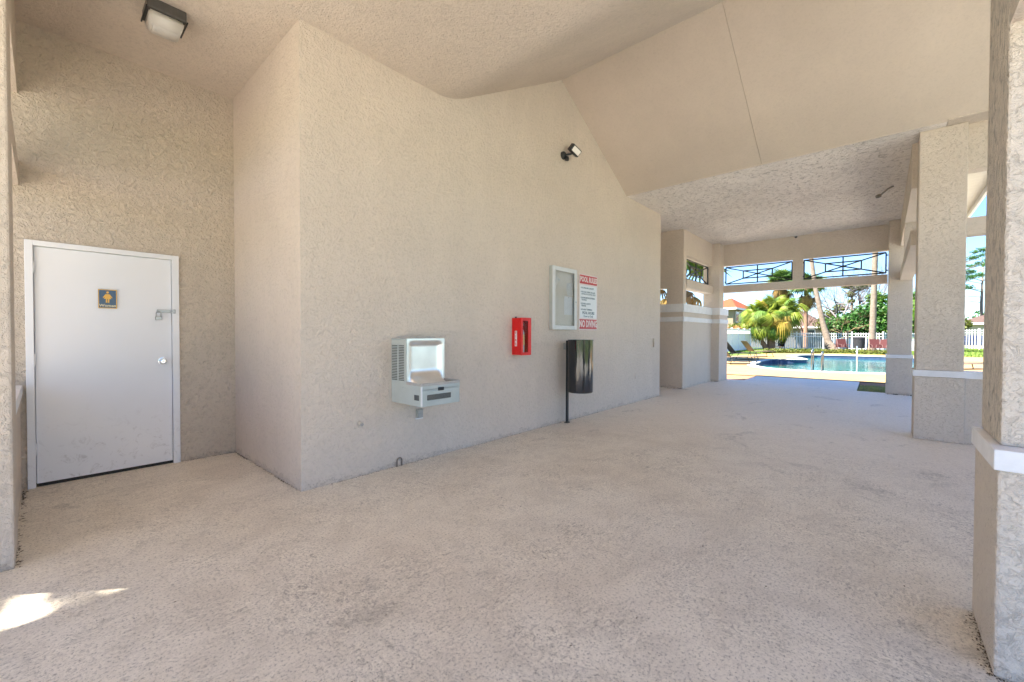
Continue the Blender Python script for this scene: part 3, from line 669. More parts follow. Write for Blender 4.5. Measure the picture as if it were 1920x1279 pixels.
# pool rules sign
SG = Thing('pool_rules_sign', (5.98, A, 1.4), 'pale POOL RULES sign with red top and bottom panels beside the notice case', 'sign')
s0, s1, sz0, sz1 = 5.693, 6.262, 1.402, 2.308
M_SGW = mat('sign_white', (.72, .76, .78), .5); M_SGR = mat('sign_red', (.50, .045, .05), .5); M_SGT = mat('sign_print', (.10, .17, .21), .6); M_SGP = mat('sign_pink', (.74, .66, .64), .5)
SG.part('plate', box(s0, s1, A-.007, A-.001, sz0, sz1, .003), M_SGP)
SG.part('text_field', box(s0+.03, s1-.03, A-.0085, A-.007, 1.60, 2.125), M_SGW)
SG.part('title_panel', box(s0+.018, s1-.018, A-.010, A-.007, 2.150, 2.290, .001), M_SGR)
SG.part('warning_panel', box(s0+.018, s1-.018, A-.010, A-.007, 1.420, 1.578, .001), M_SGR)
sc = (s0+s1)/2
def put(name, s, size, x, z, m, al='CENTER', bold=0, sx=1, y=A-.0095): SG.part(name, on_wall(text_bm(s, size, .001, al, bold, sx), x, y, z), m)
put('title_lettering', 'POOL RULES', .115, sc, 2.220, M_SGP, bold=.004, sx=.80, y=A-.011)
put('warning_lettering', 'NO DIVING', .150, sc, 1.499, M_SGP, bold=.005, sx=.70, y=A-.011)
ylist = [(2.085, 'NO LIFEGUARD ON DUTY'), (2.02, 'NO FOOD, DRINK OR GLASS'), (1.985, '   IN POOL OR ON POOL DECK'), (1.925, 'SHOWER BEFORE ENTERING'), (1.89, '   THE POOL'), (1.83, 'BATHING LOAD 20'), (1.795, '   PERSONS'), (1.735, 'NO NIGHT SWIMMING')]
for zz_, s in ylist: put('rule_line', ('\u2022 ' if not s.startswith(' ') else '')+s, .036, s0+.045, zz_, M_SGT, 'LEFT', .0006, .90)
put('hours_heading', 'POOL HOURS', .062, sc, 1.680, M_SGT, bold=.002, sx=.95)
put('hours_line', 'Dawn to Dusk', .052, sc, 1.628, M_SGT, bold=.0004, sx=.95)

# litter bin on its post
BN = Thing('litter_bin', (5.26, 3.52, 0), 'glossy black cylindrical litter bin hung on a flat steel post by the wall', 'litter bin')
M_GLOSSB = mat('glossy_black', (.010, .011, .014), .10, spec=.8); q = NB(M_GLOSSB)
q.l(q.ramp(q.noise(q.pos(), 50, 4, .7), [(.62, (.012, .013, .016)), (.76, (.05, .055, .06))]), q.b.inputs['Base Color'])
q.bump(q.noise(q.pos((1, 1, .12)), 14, 3), .35, .02)
BN.part('post', box(5.226, 5.272, 3.535, 3.560, 0, 1.24, .003), M_BLACK)
BN.part('foot', box(5.215, 5.283, 3.52, 3.575, 0, .015, .002), M_BLACK)
bc = (5.305, 3.355)
BN.part('drum', move(lathe([(0, .475), (.178, .475), (.186, .485), (.186, 1.235), (.190, 1.240), (.190, 1.252), (.180, 1.252), (.178, .50), (0, .49)], 48), (bc[0], bc[1], 0)), M_GLOSSB)
BN.part('bracket', join(box(5.235, 5.265, 3.52, 3.537, 1.12, 1.16), box(5.235, 5.265, 3.515, 3.537, .62, .66)), M_BLACK)
BR = tag(link('wall_bracket', join(box(5.275, 5.335, A-.012, A, 1.10, 1.20, .003), box(5.290, 5.318, A-.05, A-.012, 1.14, 1.19, .003)), simple_noise('zinc', (.35, .34, .31), (.5, .48, .45), 30, .45), None, (5.3, A, 1.1)), 'small grey metal bracket on the wall behind the litter bin', 'bracket')

# far ceiling fittings
SM = Thing('ceiling_hook', (9.9, .03, 3.93), 'bent metal conduit fitting hanging from the far textured ceiling', 'conduit')
SM.part('arm', tubebm([(9.85, -.10, 3.925), (9.88, -.03, 3.90), (9.93, .02, 3.87), (10.0, .06, 3.85)], .014, 8), simple_noise('grey_fit', (.2, .18, .16), (.28, .25, .22), 30, .6))
SM.part('cap', move(lathe([(0, -.03), (.04, -.028), (.05, 0), (.045, .03), (0, .035)], 14), (10.08, .10, 3.85), rot=(R(70), 0, R(30)), scale=(.7, .7, 1.1)), bpy.data.materials['grey_fit'])
SC = Thing('security_camera', (13.15, 1.74, 3.93), 'tiny white dome camera on the header above the pool opening', 'camera')
SC.part('base', move(lathe([(0, .0), (.045, 0), (.045, .02), (0, .02)], 16), (13.13, 1.742, 3.91)), M_TRIM)
SC.part('dome', move(lathe([(0, -.04), (.02, -.034), (.032, -.015), (.036, 0)], 16), (13.13, 1.742, 3.91)), M_BLACK)

# dirt and debris where floor meets wall
M_DIRT = simple_noise('dry_debris', (.05, .035, .022), (.16, .12, .08), 60, .95)
bm = bmesh.new()
def scatter(p, q_, n, w0, s0_, s1_):
    p, q_ = Vector(p), Vector(q_); t = (q_-p).normalized(); nrm = Vector((t.y, -t.x))
    for _ in range(n):
        f = random.random(); cc = p.lerp(q_, f)+nrm*abs(random.gauss(0, w0))
        if noise.noise(Vector((cc.x*1.7, cc.y*1.7, 3))) < -.05 and random.random() < .8: continue
        s = random.uniform(s0_, s1_); a_ = random.uniform(0, 6.28)
        k = random.choice((1, 1, 2.4))
        vs_ = []
        for j in range(4):
            an = a_+j*math.pi/2; vs_.append(bm.verts.new((cc.x+math.cos(an)*s*(k if j % 2 == 0 else .5), cc.y+math.sin(an)*s*(k if j % 2 == 0 else .5), .001)))
        top = bm.verts.new((cc.x, cc.y, s*.6))
        for j in range(4): bm.faces.new((vs_[j], vs_[(j+1) % 4], top))
scatter((1.436, 3.64), (8.95, 3.64), 900, .010, .002, .006)
scatter((1.436, 5.42), (1.436, 3.64), 420, .010, .002, .007)
scatter((.94, 5.42), (1.436, 5.42), 120, .010, .002, .006)
scatter((-.118, 3.62), (-.118, 5.40), 260, .012, .002, .008)
scatter((10.49, 6.2), (10.49, 3.69), 260, .03, .004, .02)
scatter((12.77, 3.9), (12.77, 3.49), 90, .03, .006, .03)
scatter((12.77, -.05), (12.77, -.5), 160, .04, .006, .03)
scatter((2.886, -.34), (2.457, -.34), 0, .02, .003, .01)
scatter((2.45, -.345), (2.89, -.345), 0, .02, .003, .01)
for _ in range(420):
    x = random.uniform(2.45, 2.95); y = -.345+abs(random.gauss(0, .016)); 
    if random.random() < .5: x = 2.455-abs(random.gauss(0, .012)); y = random.uniform(-.8, -.345)
    s = random.uniform(.0015, .006); vs_ = [bm.verts.new((x+math.cos(k*2.1+s*900)*s*random.uniform(.6, 1.8), y+math.sin(k*2.1+s*900)*s, .001)) for k in range(3)]
    bm.faces.new(vs_)
for _ in range(170):      # loose specks over the open floor
    x, y = random.uniform(.2, 9), random.uniform(-.2, 3.5); s = random.uniform(.0018, .005); a_ = random.uniform(0, 6)
    bm.faces.new([bm.verts.new((x+math.cos(a_+k*1.6)*s*(2 if k % 2 else 1), y+math.sin(a_+k*1.6)*s, .0015)) for k in range(4)])
tag(link('floor_debris', bm, M_DIRT), 'dark dry debris along the foot of the walls and specks on the floor', 'debris', kind='stuff')
exec_marker = None

# ================================================================== OUTSIDE: fences
def fence_line(F_, pts, pitch, hgt, post_every, wid=.045):
    pk_ = mesh_of('picket', box(-.012, .012, -wid/2, wid/2, .08, hgt), M_WHITE)
    po_ = mesh_of('post', join(box(-.05, .05, -.05, .05, -.05, hgt+.06, .004), box(-.062, .062, -.062, .062, hgt+.06, hgt+.09, .01)), M_WHITE)
    base = Vector(F_.base)
    for (a, b) in zip(pts, pts[1:]):
        a, b = Vector((*a, 0)), Vector((*b, 0)); L_ = (b-a).length; ang = math.atan2(b.y-a.y, b.x-a.x)-math.pi/2
        rot_ = Matrix.Rotation(ang, 4, 'Z'); n = int(L_/pitch); npst = max(1, round(L_/post_every))
        for k in range(npst+1 if b == Vector((*pts[-1], 0)) else npst):
            F_.inst('post', po_, Matrix.Translation(a.lerp(b, k/npst)-base) @ rot_)
        for k in range(n):
            f = (k+.5)/n
            if min(abs(f-j/npst) for j in range(npst+1))*L_ < .09: continue
            F_.inst('picket', pk_, Matrix.Translation(a.lerp(b, f)-base) @ rot_)
        for zr in (.16, hgt-.34, hgt-.10):
            bm_ = bmesh.new(); t_ = (b-a).normalized(); n_ = Vector((t_.y, -t_.x, 0))*.02
            vv = [bm_.verts.new(p_+n_*s_+Vector((0, 0, zr+dz_))) for p_ in (a, b) for s_ in (-1, 1) for dz_ in (-.022, .022)]
            for f_ in ((0, 1, 3, 2), (4, 6, 7, 5), (0, 4, 5, 1), (2, 3, 7, 6), (0, 2, 6, 4), (1, 5, 7, 3)): bm_.faces.new([vv[i] for i in f_])
            bmesh.ops.recalc_face_normals(bm_, faces=bm_.faces[:])
            F_.part('rail', bm_, M_WHITE)
PF = Thing('picket_fence', (47, 3, 0), 'white picket fence behind the pool palms', 'fence')
fence_line(PF, [(42.4, 8.94), (45.6, 5.9), (47.5, 4.1), (48.1, 2.1), (48.3, 0), (51, -2.2)], .165, 1.56, 1.95, .05)
SF = Thing('side_fence', (60, -6.9, 0), 'white picket fence in front of the parked car on the right', 'fence')
fence_line(SF, [(58.5, -4.2), (60.5, -9.5)], .20, 1.95, 2.6, .07)
VF = Thing('vinyl_fence', (36, 9.0, 0), 'solid white vinyl privacy fence with lattice top at the pool corner', 'fence')
pn = mesh_of('panel_board', box(-.088, .088, -.012, .012, .06, 1.40, .004, 1), M_WHITE)
vpo = mesh_of('post', join(box(-.06, .06, -.06, .06, -.05, 1.86, .005), box(-.075, .075, -.075, .075, 1.86, 1.90, .01)), M_WHITE)
for k in range(66): VF.inst('panel_board', pn, Matrix.Translation((30.6+.18*k-36, 0, 0)))
for k in range(7): VF.inst('post', vpo, Matrix.Translation((30.5+1.98*k-36, 0, 0)))
for zr in (.08, 1.42, 1.80): VF.part('rail', box(30.5, 42.4, 8.965, 9.035, zr-.04, zr+.04, .004), M_WHITE)
lt = mesh_of('lattice_bar', box(-.012, .012, -.01, .01, 1.46, 1.76), M_WHITE)
for k in range(118): VF.inst('lattice_bar', lt, Matrix.Translation((30.55+.1*k-36, 0, 0)))

# ================================================================== OUTSIDE: furniture
def lounger():
    T = Thing('chaise_lounge', (0, 0, 0), '', 'lounge chair', 'chaise lounges at the left of the pool')
    m_s = simple_noise('tan_sling', (.30, .22, .15), (.40, .30, .21), 20, .8); m_f = simple_noise('bronze_tube', (.04, .032, .028), (.07, .055, .045), 20, .45)
    T.part('seat', box(-.28, .28, -.02, 1.25, .34, .355), m_s, local=True)
    bk = T.part('backrest', move(box(-.28, .28, -.012, .012, 0, .78), (0, 0, .35), rot=(R(38), 0, 0)), m_f, local=True)
    T.part('frame', join(tubebm([(-.30, -.02, .35), (-.30, 1.3, .35)], .018, 6), tubebm([(.30, -.02, .35), (.30, 1.3, .35)], .018, 6), tubebm([(-.30, 1.3, .35), (.30, 1.3, .35)], .018, 6),
         tubebm([(-.30, 0, .35), (-.30, -.5, .97)], .016, 6), tubebm([(.30, 0, .35), (.30, -.5, .97)], .016, 6), tubebm([(-.30, -.5, .97), (.30, -.5, .97)], .016, 6)), m_f, local=True)
    for sx in (-.30, .30):
        for y0, y1 in ((.12, -.05), (1.05, 1.2)):
            T.part('leg', tubebm([(sx, y0, .34), (sx, y1, .012)], .016, 6), m_f, local=True)
        T.part('skid', tubebm([(sx, -.05, .015), (sx, 1.2, .015)], .014, 6), m_f, local=True)
    return T.o
lo = lounger()
spots = [((21.0, 5.35), R(-139), 'nearest chaise lounge beside the end column, dark back raised'), ((25.3, 6.15), R(-139), 'middle chaise lounge before the white fence, dark back raised'), ((29.0, 6.05), R(-136), 'farthest chaise lounge, nearest the bushy palm, dark back raised'),
         ]
for i, ((x, y), rz, lb) in enumerate(spots):
    c = lo if i == 0 else copy_tree(lo)
    c.location = (x, y, -.012); c.rotation_euler = (0, 0, rz); c['label'] = lb
FLt = Thing('flat_lounger', (0, 0, 0), 'flat lowered lounge chair seen through the gap right of the middle column', 'lounge chair')
FLt.part('frame', join(tubebm([(-.30, -.9, .24), (-.30, 1.1, .24)], .02, 6), tubebm([(.30, -.9, .24), (.30, 1.1, .24)], .02, 6), tubebm([(-.3, -.9, .24), (.3, -.9, .24)], .02, 6), tubebm([(-.3, 1.1, .24), (.3, 1.1, .24)], .02, 6)), bpy.data.materials['bronze_tube'], local=True)
FLt.part('sling', box(-.28, .28, -.88, 1.08, .225, .235), bpy.data.materials['tan_sling'], local=True)
for sx in (-.3, .3):
    for y_ in (-.6, .8): FLt.part('leg', tubebm([(sx, y_, .23), (sx, y_+.08, 0)], .018, 6), bpy.data.materials['bronze_tube'], local=True)
FLt.o.location = (24.6, -2.45, -.012); FLt.o.rotation_euler = (0, 0, R(-130))
def stack_chair():
    T = Thing('sling_chair', (0, 0, 0), '', 'chair', 'maroon sling chairs by the picket fence')
    m_s = simple_noise('maroon_sling', (.05, .012, .014), (.08, .02, .02), 20, .8); m_f = simple_noise('maroon_tube', (.10, .05, .05), (.14, .08, .075), 20, .5)
    T.part('seat', box(-.30, .30, -.28, .28, .38, .40), m_s, local=True)
    T.part('backrest', move(box(-.30, .30, -.015, .015, 0, .72), (0, .27, .40), rot=(R(-18), 0, 0)), m_s, local=True)
    for sx in (-.32, .32):
        T.part('armrest', tubebm([(sx, -.26, .62), (sx, .34, .64)], .02, 6), m_f, local=True)
        T.part('leg', tubebm([(sx, -.26, .62), (sx, -.34, 0)], .018, 6), m_f, local=True)
        T.part('leg', tubebm([(sx, .50, 1.08), (sx, .27, .4), (sx, .36, 0)], .018, 6), m_f, local=True)
    return T.o
ch = stack_chair()
for i, (x, y, rz, lb) in enumerate([(44.6, 2.42, R(-60), 'maroon sling chair between the leaning trunk and the black bin'), (44.9, 2.75, R(-95), 'maroon sling chair right at the foot of the leaning trunk'),
        (44.6, .42, R(-75), 'maroon sling chair just right of the straight palm trunk'), (44.5, .02, R(-110), 'maroon sling chair by the far column, right of the straight trunk'), (44.2, 7.05, R(-120), 'maroon sling chair behind the bushy palm')]):
    c = ch if i == 0 else copy_tree(ch)
    c.location = (x, y, -.06); c.rotation_euler = (0, 0, rz); c['label'] = lb
OBn = Thing('waste_bin', (45.6, 1.52, -.06), 'dark grey waste bin on short legs at the picket fence', 'waste bin')
m_bin = simple_noise('dark_plastic', (.025, .025, .028), (.045, .045, .05), 10, .5)
OBn.part('body', lathe([(0, .30), (.33, .30), (.37, .34), (.40, 1.12), (.36, 1.12), (.34, .4), (0, .4)], 20), m_bin, local=True)
OBn.part('lid', lathe([(.42, 1.12), (.42, 1.2), (.34, 1.26), (0, 1.28)], 20), m_bin, local=True)
for k in range(4): OBn.part('leg', tubebm([(.26*math.cos(k*1.57+.78), .26*math.sin(k*1.57+.78), .31), (.28*math.cos(k*1.57+.78), .28*math.sin(k*1.57+.78), 0)], .03, 6), m_bin, local=True)
tag(link('gate_post', join(box(46.9, 47.0, 2.28, 2.37, -.05, 1.72, .005), box(46.88, 47.02, 2.26, 2.39, 1.72, 1.76)), M_BLACK, None, (46.95, 2.32, 0)), 'dark gate post against the white picket fence', 'post')

# pool ladder and hand rail
def arch(x, y, h1, reach, drop, r=.022):
    pts = [(x-.30, y, -.01), (x-.30, y, h1-.14)]+[(x-.30+.14-.14*math.cos(t), y, h1-.14+.14*math.sin(t)) for t in [R(22.5*k) for k in range(1, 5)]]
    pts += [(x+reach-.14+.14*math.sin(t), y, h1-.14+.14*math.cos(t)) for t in [R(22.5*k) for k in range(0, 5)]]+[(x+reach+.02, y, -drop)]
    return tubebm(pts, r, 10)
LD = Thing('pool_ladder', (19.3, 1.8, 0), 'stainless pool ladder with two arched grab rails at the near pool edge', 'pool ladder')
M_DCHR = mat('weathered_steel', (.20, .21, .23), .3, 1)
LD.part('grab_rail', arch(19.30, 1.98, .80, .22, .6), M_DCHR)
LD.part('grab_rail', arch(19.30, 1.68, .72, .22, .6), M_DCHR)
for z_ in (-.15, -.42): LD.part('tread', box(19.50, 19.60, 1.68, 1.98, z_-.02, z_, .004), M_DCHR)
HR_ = Thing('pool_handrail', (19.6, 1.1, 0), 'slim pale hand rail leading into the pool right of the ladder', 'hand rail')
HR_.part('rail', tubebm([(19.5, .70, 0), (19.5, .70, .66), (19.58, .70, .84), (19.9, .72, .92), (20.6, .75, .70), (21.2, .77, .1), (21.4, .78, -.5)], .022, 10), mat('pale_steel', (.6, .62, .63), .3, .8))
HR_.part('flange', move(lathe([(0, .02), (.05, .018), (.055, 0)], 16), (19.5, .70, -.012)), M_CHROME)

# ================================================================== OUTSIDE: houses
def hip_roof(x0, x1, y0, y1, z0, z1, ridge_axis='y', inset=None, t=.18):
    bm = bmesh.new(); xm, ym_ = (x0+x1)/2, (y0+y1)/2
    if inset is None: inset = min(x1-x0, y1-y0)/2
    if ridge_axis == 'y': r = [(xm, y0+inset), (xm, y1-inset)]
    else: r = [(x0+inset, ym_), (x1-inset, ym_)]
    e = [bm.verts.new((x, y, z0)) for x, y in ((x0, y0), (x1, y0), (x1, y1), (x0, y1))]
    lo_ = [bm.verts.new((x, y, z0-t)) for x, y in ((x0, y0), (x1, y0), (x1, y1), (x0, y1))]
    a, b = bm.verts.new((*r[0], z1)), bm.verts.new((*r[1], z1))
    if ridge_axis == 'y': fs = [(e[0], e[1], a), (e[1], e[2], b, a), (e[2], e[3], b), (e[3], e[0], a, b)]
    else: fs = [(e[0], e[1], b, a), (e[1], e[2], b), (e[2], e[3], a, b), (e[3], e[0], a)]
    for f in fs: bm.faces.new(f)
    for k in range(4): bm.faces.new((lo_[k], lo_[(k+1) % 4], e[(k+1) % 4], e[k]))
    bm.faces.new(lo_[::-1]); bmesh.ops.recalc_face_normals(bm, faces=bm.faces[:]); return bm
def roofmat(name, a, b):
    M = mat(name, a, .85, spec=.2); q = NB(M)
    w_ = q.n('ShaderNodeTexWave'); w_.bands_direction = 'Z'; w_.inputs['Scale'].default_value = 3; w_.inputs['Distortion'].default_value = 2; q.l(q.pos(), w_.inputs[0])
    n_ = q.noise(q.pos(), 5, 5, .7)
    q.l(q.ramp(n_, [(.3, a), (.7, b)]), q.b.inputs['Base Color']); q.bump(w_.outputs[0], .5, .05); return M
M_OR = roofmat('terracotta_roof', (.20, .050, .020), (.27, .08, .035)); M_BR = roofmat('brown_roof', (.07, .045, .04), (.11, .075, .065))
M_CREAM = simple_noise('cream_house', (.24, .19, .13), (.28, .23, .16), 2, .8); M_TAN = simple_noise('tan_house', (.42, .36, .28), (.5, .43, .34), 2, .8)
M_WIN = mat('window_glass', (.05, .06, .07), .08, spec=.8); M_CURT = simple_noise('white_curtain', (.25, .27, .31), (.34, .36, .40), 6, .7)
def house(name, x0, x1, y0, y1, ze, zr, label, m_w, m_r, axis='y', oh=.45, wins=(), inset=None):
    T = Thing(name, ((x0+x1)/2, (y0+y1)/2, 0), label, 'house')
    T.part('wall', box(x0, x1, y0, y1, -.1, ze), m_w)
    rf = T.part('roof', hip_roof(x0-oh, x1+oh, y0-oh, y1+oh, ze+.1, zr, axis, inset), m_r)
    T.part('fascia', join(box(x0-oh-.03, x0-oh+.0, y0-oh, y1+oh, ze-.14, ze+.12), box(x0-oh, x1+oh, y0-oh-.03, y0-oh, ze-.14, ze+.12)), M_TRIM, under=rf)
    for (face, a, b, c1, c2, mm) in wins:
        if face == 'u':
            wn = T.part('window', join(box(x0-.05, x0+.02, a-.08, a, c1-.08, c2+.08), box(x0-.05, x0+.02, b, b+.08, c1-.08, c2+.08), box(x0-.05, x0+.02, a, b, c2, c2+.08), box(x0-.05, x0+.02, a, b, c1-.08, c1)), M_TRIM)
            T.part('pane', box(x0-.02, x0-.005, a, b, c1, c2), mm, under=wn)
        else:
            wn = T.part('window', join(box(a-.08, a, y0-.05, y0+.02, c1-.08, c2+.08), box(b, b+.08, y0-.05, y0+.02, c1-.08, c2+.08), box(a, b, y0-.05, y0+.02, c2, c2+.08), box(a, b, y0-.05, y0+.02, c1-.08, c1)), M_TRIM)
            T.part('pane', box(a, b, y0-.02, y0-.005, c1, c2), mm, under=wn)
    return T
house('orange_roof_house', 60, 72, 14.7, 18.2, 4.8, 6.65, 'two storey cream house with terracotta hip roof beyond the vinyl fence', M_CREAM, M_OR, 'x', .5, inset=6.5,
      wins=[('v', 61.3, 62.9, 3.1, 4.4, M_WIN), ('v', 63.2, 66.8, 2.9, 4.5, M_CURT), ('v', 61.3, 62.9, .8, 2.3, M_WIN), ('u', 16.0, 17.4, 3.0, 4.2, M_WIN)])
house('brown_roof_house', 74, 84, 6.4, 13.5, 2.5, 5.4, 'low house with brown shingle roof between the two skirted palms', M_CREAM, M_BR, 'y', .5,
      wins=[('u', 7.4, 9, .9, 2.1, M_WIN), ('u', 10.3, 11.5, .9, 2.1, M_WIN)])
# small gable house
G = Thing('gable_house', (88, 5.9, 0), 'small peach gabled house with white rake just right of the leaning trunk', 'house')
gx, gy0, gy1 = 84, 4.2, 8.0
gb = bmesh.new(); pts = [(gy0, -.1), (gy1, -.1), (gy1, 2.3), ((gy0+gy1)/2, 3.7), (gy0, 2.3)]
a = [gb.verts.new((gx, y, z)) for y, z in pts]; b = [gb.verts.new((gx+8, y, z)) for y, z in pts]
gb.faces.new(a); gb.faces.new(b[::-1])
for k in range(5): gb.faces.new((a[k], a[(k+1) % 5], b[(k+1) % 5], b[k]))
bmesh.ops.recalc_face_normals(gb, faces=gb.faces[:])
G.part('wall', gb, simple_noise('peach_house', (.28, .2, .14), (.32, .24, .17), 2, .8))
ymid = (gy0+gy1)/2
def rake(ya, za, yb_, zb_, x0, x1, t):
    bm = bmesh.new(); v = [bm.verts.new(p) for p in ((x0, ya, za), (x1, ya, za), (x1, yb_, zb_), (x0, yb_, zb_), (x0, ya, za+t), (x1, ya, za+t), (x1, yb_, zb_+t), (x0, yb_, zb_+t))]
    for f in ((0, 1, 2, 3), (4, 7, 6, 5), (0, 4, 5, 1), (2, 6, 7, 3), (1, 5, 6, 2), (0, 3, 7, 4)): bm.faces.new([v[i] for i in f])
    bmesh.ops.recalc_face_normals(bm, faces=bm.faces[:]); return bm
G.part('roof', join(rake(gy0-.4, 2.08, ymid, 3.72, gx-.3, gx+8.3, .12), rake(gy1+.4, 2.08, ymid, 3.72, gx-.3, gx+8.3, .12)), M_BR)
G.part('rake_board', join(rake(gy0-.4, 1.98, ymid, 3.62, gx-.36, gx-.31, .24), rake(gy1+.4, 1.98, ymid, 3.62, gx-.36, gx-.31, .24)), M_TRIM)
G.part('vent', move(lathe([(0, .02), (.22, .02), (.25, 0)], 16), (gx-.0, ymid, 2.9), rot=(0, R(-90), 0)), M_TRIM)
house('grey_roof_house', 80, 92, -17, -7.9, 2.9, 5.0, 'single storey tan house with brown roof behind the side fence', M_TAN, M_BR, 'y', .6, wins=[('u', -11, -9.6, .9, 2.2, M_WIN)])
# parked car beyond the side fence
CR = Thing('parked_car', (67.5, -7.6, -.05), 'dark blue car parked behind the white side fence', 'car')
cb = bmesh.new(); prof = [(-2.2, .35), (-2.25, .75), (-1.9, .92), (-1.15, .98), (-.55, 1.42), (.75, 1.45), (1.45, 1.02), (2.1, .95), (2.25, .6), (2.2, .35)]
rows = []
for yv, tuck in ((-.86, 1), (-.80, 0), (.80, 0), (.86, 1)):
    rows.append([cb.verts.new((x, yv if z < 1.0 else yv*.82, z-(.03 if tuck else 0))) for x, z in prof])
for r0, r1 in zip(rows, rows[1:]):
    for k in range(len(prof)): cb.faces.new((r0[k], r0[(k+1) % len(prof)], r1[(k+1) % len(prof)], r1[k])).smooth = False
cb.faces.new(rows[0]); cb.faces.new(rows[-1][::-1]); bmesh.ops.recalc_face_normals(cb, faces=cb.faces[:])
CR.part('body', move(cb, rot=(0, 0, R(90))), mat('navy_paint', (.02, .035, .10), .2, .3), local=True)
gw = [box(-.5, .1, -.722, -.705, 1.05, 1.36, .03), box(.18, .9, -.722, -.705, 1.05, 1.36, .03), box(-.5, .1, .705, .722, 1.05, 1.36, .03), box(.18, .9, .705, .722, 1.05, 1.36, .03)]
for g_ in gw: CR.part('side_window', move(g_, rot=(0, 0, R(90))), M_WIN, local=True)
for wx in (-1.4, 1.4):
    for wy in (-.82, .82):
        wh = CR.part('wheel', move(lathe([(0, -.10), (.30, -.10), (.34, -.07), (.34, .07), (.30, .10), (0, .10)], 20), (-wy, wx, .34), rot=(0, R(90), 0)), M_BLACK, local=True)
        CR.part('rim', move(lathe([(0, -.11), (.20, -.105), (.20, .105), (0, .11)], 14), (-wy, wx, .34), rot=(0, R(90), 0)), M_STEELD, under=wh, local=True)
for wy in (-.6, .6): CR.part('headlight', move(box(2.16, 2.26, wy-.18, wy+.18, .62, .76, .02), rot=(0, 0, R(90))), M_TRIM, local=True)

# neighbour's wall and hedges behind the picket fence
NW = tag(link('block_wall', join(box(53, 53.2, -2.6, 4.05, -.1, .95, .01), box(52.96, 53.24, -2.6, 4.05, .95, 1.02, .008)), simple_noise('white_block', (.66, .66, .68), (.74, .74, .75), 3, .7), None, (53, 0, 0)), 'low white wall seen through the picket fence right of the leaning trunk', 'wall')
NW2 = tag(link('dark_wall', join(box(54, 54.2, 4.06, 13, -.1, 1.25, .01), box(53.97, 54.23, 4.06, 13, 1.25, 1.30, .006)), simple_noise('dark_grey_wall', (.13, .13, .135), (.18, .18, .185), 3, .8), None, (54, 8, 0)), 'dark grey low wall seen through the picket fence left of the leaning trunk', 'wall')

# ================================================================== OUTSIDE: plants
def leafmat(name, a, b, c3=None, sc=1.2, trans=.25, rough=.5):
    M = mat(name, a, rough, spec=.35); q = NB(M)
    n_ = q.noise(q.pos(), sc, 4, .7)
    st = [(.30, a), (.55, b)]+([(.75, c3)] if c3 else [])
    q.l(q.ramp(n_, st), q.b.inputs['Base Color'])
    tr = q.n('ShaderNodeBsdfTranslucent'); q.l(q.ramp(n_, [(p_, tuple(min(1, v*1.3) for v in c)) for p_, c in st]), tr.inputs[0])
    mx = q.n('ShaderNodeMixShader'); mx.inputs[0].default_value = trans
    out = q.t.nodes['Material Output']; q.l(q.b.outputs[0], mx.inputs[1]); q.l(tr.outputs[0], mx.inputs[2]); q.l(mx.outputs[0], out.inputs[0])
    return M
M_PALM = [leafmat('palm_lime', (.12, .18, .014), (.19, .24, .025), (.27, .27, .04), 2.5), leafmat('palm_green', (.05, .12, .018), (.11, .20, .03), None, 2.5), leafmat('palm_yellow', (.22, .19, .025), (.30, .22, .035), (.32, .18, .04), 3)]
M_PDARK = [leafmat('palm_deep', (.03, .09, .025), (.07, .14, .03)), leafmat('palm_mid', (.09, .16, .02), (.17, .22, .03))]
M_DEAD = leafmat('palm_dead', (.12, .07, .035), (.2, .13, .06), (.08, .045, .025), 4, .1, .9)
M_DEADY = leafmat('palm_dead_gold', (.24, .14, .035), (.32, .20, .06), None, 4, .15, .8)
M_TRUNK = simple_noise('palm_trunk', (.15, .12, .095), (.26, .21, .17), 5, .9, 1)
M_TRUNKR = simple_noise('palm_trunk_red', (.22, .12, .08), (.34, .20, .14), 7, .9, 1)
M_BARK = simple_noise('bark', (.10, .085, .07), (.20, .17, .15), 5, .9, 1)
M_BARE = simple_noise('bare_bark', (.13, .115, .125), (.21, .185, .20), 5, .9, .5)
M_VINE = simple_noise('tan_twigs', (.20, .14, .075), (.30, .22, .13), 5, .9, .5)
def fan(size=1.0, n=22, droop=.5, petiole=.8, spread=R(250), seed=0, fold=.35):
    """fan frond: petiole along +x from origin, blades radiating, tips falling"""
    rnd = random.Random(seed); bm = bmesh.new()
    tube(bm, [(0, 0, 0), (petiole*.5, 0, .03), (petiole, 0, 0)], [.018, .014, .010], 4)
    for i in range(n):
        a_ = -spread/2+spread*i/(n-1); L_ = size*(1-.25*(abs(a_)/(spread/2))**2)*rnd.uniform(.88, 1.06); w_ = L_*.055
        dx_, dy_ = math.cos(a_), math.sin(a_); px_, py_ = -dy_, dx_; up = fold*.10*(1 if i % 2 else -1)
        pr = None; cols_ = []
        for t, ww, in ((0.02, .25), (.45, 1), (.75, .75), (1.0, .05)):
            sag = -droop*L_*(max(0, t-.35)**1.7)*1.3*rnd.uniform(.8, 1.2)
            c_x, c_y = petiole+dx_*L_*t*(1-.12*droop*t), dy_*L_*t*(1-.12*droop*t)
            l_ = bm.verts.new((c_x+px_*w_*ww, c_y+py_*w_*ww, sag)); m_ = bm.verts.new((c_x, c_y, sag+w_*ww*.7)); r_ = bm.verts.new((c_x-px_*w_*ww, c_y-py_*w_*ww, sag))
            if pr:
                bm.faces.new((pr[0], pr[1], m_, l_)); bm.faces.new((pr[1], pr[2], r_, m_))
            pr = (l_, m_, r_)
    return bm
